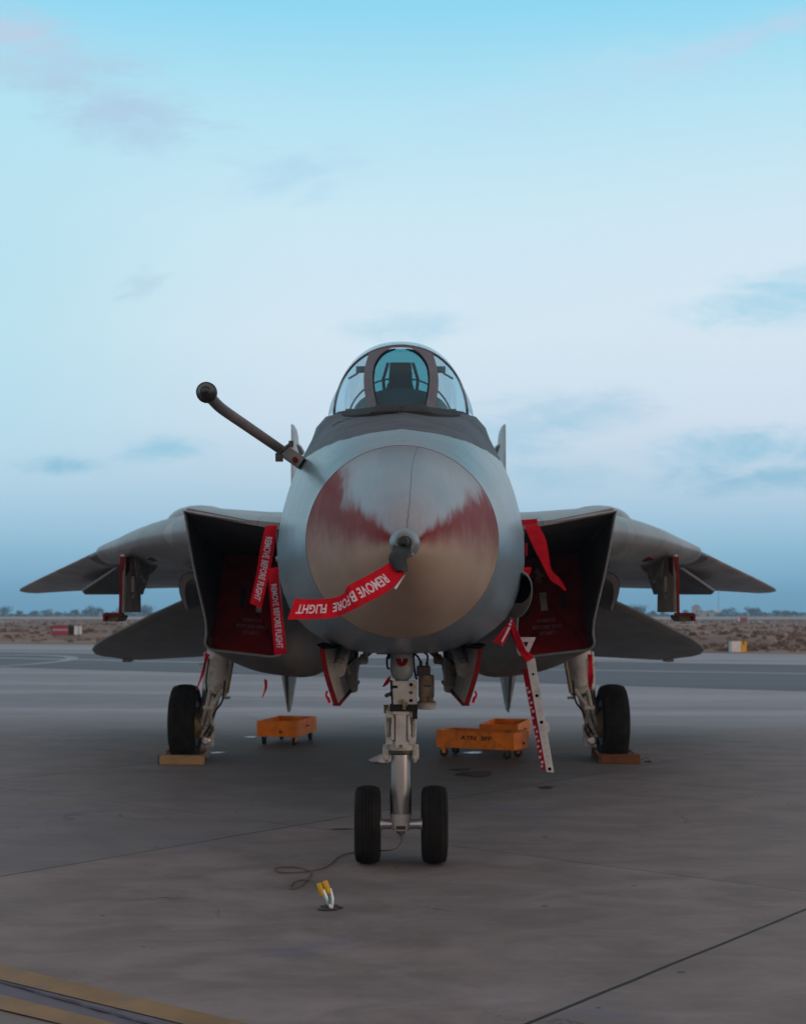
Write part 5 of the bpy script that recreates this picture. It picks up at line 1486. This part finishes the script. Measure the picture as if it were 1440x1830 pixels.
drip_tray("open orange drip tray partly hidden behind the lettered tray", tray_at(cn_, ux, uy, .52, 1.08, -1, 1), rz, 1.08, .52)

# ------------------------------------------------------------------ chocks
def chock(label, loc, rz, m, mend, wid, gap, rope=False):
    root = thing("wheel_chock", label, "chock", loc, rz, "timber chocks at the main wheels")
    b = MB(); b.box((0, 0, .055), (wid, .12, .11)); b.build("front_beam", m, root, bevel=.008)
    b = MB(); b.box((-.05, gap, .06), (wid * 1.0, .12, .12)); b.build("rear_beam", m, root, bevel=.008)
    e = MB(); e.box((-wid / 2 - .012, 0.01, .058), (.022, .124, .114)); e.build("painted_end", mend, root, bevel=.004)
    q = MB()
    for sx in (-1, 1): q.tube([(sx * wid * .46, 0.04, .075), (sx * wid * .46 - .03, gap - .04, .085)], .014, 8)
    q.build("tie_rod", M_dsteel, root)
    if rope:
        q = MB(); q.tube(cat([(wid / 2, .02, .03), (wid / 2 + .08, .0, .06), (wid / 2 + .13, .05, .02), (wid / 2 + .06, .1, .012), (wid / 2 + .15, .03, .012)], 20), .007, 6); q.build("rope", M_cable, root)
    return root
chock("pale timber chock with a blue painted end, before the left main wheel", ((326 - CX) / F * 16.86, 16.86, 0), 0.02, M_wood, M_blue, .53, .78)
chock("dark brown timber chock with a wire loop, at the right main wheel", ((1108 - CX) / F * 17.0, 17.0, 0), -0.05, M_woodd, M_woodd, .47, .74, True)

# ------------------------------------------------------------------ grounding cable and clamp
pts = [(715, 1494, .21), (718, 1503, .12), (712, 1513, .05), (690, 1519, .008), (660, 1521, .008), (632, 1523, .008), (606, 1531, .008), (592, 1543, .008), (576, 1552, .008), (557, 1556, .012),
       (530, 1559, .008), (503, 1559, .008), (491, 1554, .008), (500, 1550, .008), (530, 1550, .008), (550, 1555, .016), (557, 1560, .010), (550, 1570, .008), (538, 1582, .008), (524, 1588, .008), (519, 1586, .008), (524, 1578, .008), (537, 1573, .008), (553, 1573, .012), (566, 1578, .05), (575, 1588, .10)]
P = []
for px, py, z in pts:
    P.append(G(px, py, z))
P[2] = Wp(712, 1512, 9.95); P[3] = Wp(698, 1519, 9.85); P[3].z = max(.008, P[3].z)
P[0] = Vector(((715 - CX) / F * 10.05, 10.05, H - (1488 - HZ) / F * 10.05))
P[1] = Wp(718, 1500, 10.0)
P[-1] = Wp(578, 1592, 8.66)
mb = MB(); mb.tube(cat(P, 260), .0048, 8)
tag(mb.build("grounding_cable", M_cable), "thin olive grounding cable looped on the concrete beside the nose wheels", "cable")
gc = thing("grounding_clamp", "yellow gripped clamp standing in a hole in the concrete by the cable", "clamp", G(589, 1624))
o = gc.location.copy()
mb = MB()
b0 = Wp(591, 1623, 8.635) - o; t0 = Wp(577, 1590, 8.635) - o; t1 = Wp(589, 1588, 8.65) - o
mb.tube([b0, b0.lerp(t0, .55), t0], [.008, .013, .012], 10); mb.tube([b0 + Vector((.008, 0, 0)), b0.lerp(t1, .5) + Vector((.012, 0, 0)), t1], [.008, .013, .012], 10)
mb.build("clamp_jaw", M_clampw, gc)
mb = MB(); mb.tube([b0.lerp(t0, .25) + Vector((.006, -.012, 0)), b0.lerp(t1, .75) + Vector((0, -.012, 0))], .008, 8); mb.build("spring", M_teal, gc)
for (xa, ya, xb, yb) in ((577, 1600, 570, 1578), (588, 1597, 580, 1574)):
    q = MB(); a_, b_ = Wp(xa, ya, 8.64) - o, Wp(xb, yb, 8.65) - o
    q.tube([a_, a_.lerp(b_, .08), a_.lerp(b_, .92), b_], [.014, .0185, .0185, .014], 12)
    q.build("grip", M_yellow, gc)
mb = MB(); mb.lathe((0, 0, .001), (0, 0, 1), [(0, .055), (.006, .05), (.006, .034), (.001, .03)], 24); mb.build("anchor_ring", M_dsteel, gc)

# rag on the ground behind the nose leg
rg = MB(); r2 = random.Random(4); c0 = G(686, 1361)
rings = []
for i in range(5):
    rr = (1 - i / 4.0) ** .7
    rings.append([c0 + Vector((.17 * rr * math.cos(a) * (1 + .25 * math.sin(3 * a + i)), .14 * rr * math.sin(a), .002 + .075 * math.sin(i / 4.0 * 1.5) + .016 * math.sin(5 * a))) for a in [2 * PI * k / 18 for k in range(18)]])
rg.loft(rings, True, True, True)
tag(rg.build("rag", M_tarp, smooth=60), "crumpled white rag lying on the concrete behind the nose leg", "rag")

# ------------------------------------------------------------------ warning streamers, covers
JO = Vector((-0.014, 10.2, 0))
def ribbon(ea, eb, n=40, wave=0.0):
    """surface function from two edge polylines"""
    a = resample(cat(ea, 80), n); b = resample(cat(eb, 80), n)
    def fn(u, v, off=0.0):
        s = max(0, min(1, u)) * (n - 1); i = min(int(s), n - 2); f = s - i
        pa = a[i].lerp(a[i+1], f); pb = b[i].lerp(b[i+1], f)
        p = pa.lerp(pb, v)
        p.y -= off + wave * math.sin(u * 7 + v * 1.5)
        return p
    return fn
def ribbon_mesh(fn, nu=40, nv=6, th=0.003):
    mb = MB()
    fr = [[fn(i / (nu - 1), j / (nv - 1), th / 2) for j in range(nv)] for i in range(nu)]
    bk = [[fn(i / (nu - 1), j / (nv - 1), -th / 2) for j in range(nv)] for i in range(nu)]
    rings = [f + b[::-1] for f, b in zip(fr, bk)]
    mb.loft(rings, True, True, True)
    return mb
# pitot cover with its streamer
pc = thing("pitot_cover", "dark canvas pitot cover with red warning streamer drooping from the jet's nose tip", "pitot cover", Wp(712, 985, 5.86))
Oc = pc.location.copy()
mb = MB()
ctr = [(718, 976, 5.90, 15), (716, 984, 5.84, 16.5), (713, 993, 5.80, 17), (712, 1003, 5.79, 16), (714, 1013, 5.79, 13.5), (718, 1021, 5.79, 9)]
rings = []
for i, (px, py, Y) in enumerate(cat([(a, b, c) for a, b, c, d in ctr], 18)):
    hw = herm([0, 1, 2, 3, 4, 5], [c[3] for c in ctr], i / 17 * 5)
    c_ = Wp(px, py, Y); w = hw / F * Y
    rings.append([c_ + Vector((w * math.cos(q) * (1 + .10 * math.sin(3 * q + i * .5)), .021 * math.sin(q) * (1 + .2 * math.sin(2 * q + i * .3)), .004 * math.sin(3 * q + i * .4))) for q in [2 * PI * k / 24 for k in range(24)]])
mb.loft(rings, True, True, True)
mb.build("sock", M_sock, pc, Oc, smooth=70)
ea = [Wp(699, 1004, 5.80), Wp(672, 1020, 5.76), Wp(640, 1037, 5.73), Wp(622, 1047, 5.70), Wp(612, 1062, 5.74), Wp(592, 1069, 5.76), Wp(560, 1071, 5.74), Wp(527, 1070, 5.70)]
eb = [Wp(724, 1022, 5.80), Wp(704, 1048, 5.78), Wp(676, 1067, 5.75), Wp(648, 1081, 5.73), Wp(625, 1093, 5.72), Wp(600, 1103, 5.74), Wp(560, 1106, 5.72), Wp(514, 1107, 5.68)]
fn = ribbon(ea, eb, 60)
st = ribbon_mesh(fn, 60, 6, .002).build("streamer", M_redcloth, pc, Oc, smooth=60)
mb = MB()
words = [("REMOVE", .135, .405), ("B", .435, .485), ("FORE", .50, .665), ("FLIGHT", .715, .955)]
for wd, u0, u1 in words:
    map_text(mb, wd, lambda u, v, a=u0, b=u1: fn(a + (b - a) * u, .27 + .46 * v, .003), .022)
mb.build("lettering", M_white, st, Oc, smooth=0)
mb = MB(); mb.poly(Wp(722, 1028, 5.80), Wp(725, 1026, 5.80), Wp(708, 1053, 5.78), Wp(704, 1051, 5.78)); mb.build("white_cord", M_white, pc, Oc, smooth=0)

GRP = "red warning streamers at the intakes"
def streamer(label, ea, eb, text=None, u0=.2, u1=.9, v0=.24, v1=.76, m=None, wave=.022):
    loc = ea[0].lerp(eb[0], .5)
    fn = ribbon(ea, eb, 40, wave)
    o = ribbon_mesh(fn, 40, 6, .003).build("warning_streamer", m or M_redcloth, None, loc, smooth=60)
    o.location = loc
    tag(o, label, "streamer", GRP)
    if text:
        mb = MB(); map_text(mb, text, lambda u, v: fn(u0 + (u1 - u0) * u, v0 + (v1 - v0) * v, .004), .02)
        mb.build("lettering", M_white, o, loc, smooth=0)
    return o
Y1 = 12.15
streamer("long lettered red streamer hanging slanted across the left intake cover, from its upper corner",
         [Wp(475, 939, Y1), Wp(465, 985, Y1 - .05), Wp(456, 1035, Y1 - .08), Wp(447, 1078, Y1 - .1)],
         [Wp(496, 939, Y1), Wp(489, 985, Y1 - .05), Wp(478, 1040, Y1 - .08), Wp(468, 1088, Y1 - .1)], "REMOVE BEFORE FLIGHT", .15, .93)
Y2 = 11.9
streamer("lettered red streamer hanging straight against the nose, lower one at the left intake",
         [Wp(479, 1016, Y2), Wp(482, 1065, Y2), Wp(486, 1120, Y2), Wp(491, 1171, Y2)],
         [Wp(498, 1013, Y2), Wp(501, 1065, Y2), Wp(508, 1120, Y2), Wp(513, 1168, Y2)], "REMOVE BEFORE FLIGHT", .19, .93)
streamer("twisted plain red streamer fluttering across the right intake cover",
         [Wp(937, 940, Y1), Wp(950, 972, Y1 - .1), Wp(966, 1003, Y1 - .16), Wp(983, 1036, Y1 - .18), Wp(998, 1046, Y1 - .2), Wp(1010, 1057, Y1 - .22)],
         [Wp(961, 937, Y1), Wp(974, 962, Y1 - .1), Wp(980, 990, Y1 - .16), Wp(985, 1018, Y1 - .18), Wp(1000, 1034, Y1 - .2), Wp(1011, 1053, Y1 - .22)], wave=0)
streamer("short red streamer stub behind the gun port fairing", [Wp(936, 1014, 11.9), Wp(935, 1024, 11.9), Wp(937, 1036, 11.9)], [Wp(949, 1014, 11.9), Wp(948, 1022, 11.9), Wp(944, 1032, 11.9)])
streamer("dark red streamer tied along the right main gear leg",
         [Wp(1049, 1170, 16.6), Wp(1050, 1192, 16.58), Wp(1050, 1208, 16.56), Wp(1052, 1232, 16.55)],
         [Wp(1057, 1168, 16.6), Wp(1059, 1192, 16.58), Wp(1060, 1210, 16.56), Wp(1055, 1233, 16.55)])
streamer("thin red streamer dangling beside the left main gear leg",
         [Wp(367, 1166, 16.6), Wp(365, 1185, 16.58), Wp(359, 1205, 16.56), Wp(351, 1232, 16.55)],
         [Wp(376, 1170, 16.6), Wp(369, 1187, 16.58), Wp(364, 1206, 16.56), Wp(353, 1233, 16.55)])
streamer("small red pennant hanging below the left nacelle", [Wp(472, 1213, 16.2), Wp(473, 1228, 16.2), Wp(468, 1247, 16.2)], [Wp(478, 1215, 16.2), Wp(477, 1230, 16.2), Wp(470, 1247, 16.2)])
streamer("small red pennant sticking out left of the nose leg", [Wp(698, 1206, 10.3), Wp(690, 1215, 10.3), Wp(683, 1227, 10.3)], [Wp(697, 1217, 10.3), Wp(694, 1222, 10.3), Wp(685, 1228, 10.3)], wave=0)

# intake covers
def intake_cover(s):
    side = "left" if s < 0 else "right"
    label = ("dark red canvas cover filling the left intake, half hidden by lettered streamers" if s < 0 else
             "dark red canvas cover with a white arrow filling the right intake")
    ctl = {(0, 0): (1.15, 13.78, 1.385), (1, 0): (1.855, 13.70, 1.465), (0, 1): (1.12, 14.62, 2.43), (1, 1): (1.835, 14.55, 2.425)}
    def fn(u, v, off=0.0):
        p = (Vector(ctl[(0, 0)]) * (1-u) + Vector(ctl[(1, 0)]) * u) * (1-v) + (Vector(ctl[(0, 1)]) * (1-u) + Vector(ctl[(1, 1)]) * u) * v
        bul = 1 - (2*u - 1) ** 4; bul *= 1 - (2*v - 1) ** 4
        p.y -= .06 * bul + off
        p.y += .035 * math.exp(-((u - v) / .035) ** 2) + .035 * math.exp(-((1 - u - v) / .035) ** 2) + .008 * math.sin(9 * u + 5 * v) * bul
        return Vector((p.x * s, p.y, p.z))
    def loc_(u, v, off=0.0):
        return fn(u, v, off) + Vector((JO.x, 0, 0))
    loc = loc_(.5, .02)
    root = thing("intake_cover", label, "intake cover", loc, 0, "red intake covers")
    mb = MB(); N = 41
    mb.loft([[loc_(i / (N-1), j / (N-1)) for i in range(N)] for j in range(N)], closed=False)
    rim = [loc_(0, k / 10) for k in range(11)] + [loc_(k / 10, 1) for k in range(1, 11)] + [loc_(1, 1 - k / 10) for k in range(1, 11)] + [loc_(1 - k / 10, 0) for k in range(1, 10)]
    mb.loft([rim, [p + Vector((0, .14, 0)) for p in rim]], True, False, True)
    mb.build("canvas", M_redplug, root, loc, smooth=50)
    fu = (lambda u: u) if s > 0 else (lambda u: 1 - u)      # fu: measured from the viewer's left
    def band(name, u0, u1, v0, v1, m, off=.006):
        b = MB(); b.loft([[loc_(fu(u0 + (u1-u0) * i / 6), v0 + (v1-v0) * j / 8, off) for i in range(7)] for j in range(9)], closed=False)
        return b.build(name, m, root, loc, smooth=60)
    if s > 0:
        band("white_patch", .36, .46, .42, .60, M_fadew)
        a = MB(); A_ = lambda u, v: loc_(fu(u), v, .008)
        a.poly(A_(.33, .70), A_(.41, .70), A_(.41, .76), A_(.33, .76)); a.poly(A_(.27, .76), A_(.47, .76), A_(.37, .86)); a.build("white_arrow", M_fade, root, loc, smooth=0)
        band("strap", .66, .72, .42, .58, M_black); band("strap", .14, .20, .38, .52, M_black)
        tu, tw = .42, .40
    else:
        band("white_patch", .55, .63, .40, .56, M_fadew)
        band("strap", .32, .38, .44, .64, M_black); band("strap", .85, .91, .34, .5, M_black)
        tu, tw = .52, .42
    for i, (wd, k) in enumerate((("REMOVE", .62), ("BEFORE ENG", 1.0), ("START", .55))):
        b = MB(); v0 = .305 - i * .062
        map_text(b, wd, lambda u, v: loc_(fu(tu + (u - .5) * tw * k), v0 + v * .034, .007), .01)
        b.build("lettering", M_fade, root, loc, smooth=0)
    return root
intake_cover(-1); intake_cover(1)

# ------------------------------------------------------------------ haze
hz = MB(); hz.box((0, 500, 7.5), (2900, 1160, 17.0))
mh = bpy.data.materials.new("air_haze"); mh.use_nodes = True; mh.node_tree.nodes.clear()
k = NT(mh.node_tree); om = k.n('ShaderNodeOutputMaterial'); pv = k.n('ShaderNodeVolumePrincipled')
pv.inputs['Color'].default_value = (0.42, 0.72, 0.98, 1); pv.inputs['Density'].default_value = 0.00055
pv.inputs['Anisotropy'].default_value = 0.0
k.t.links.new(pv.outputs[0], om.inputs['Volume'])
hzo = hz.build("haze", mh, smooth=0, kind='stuff')
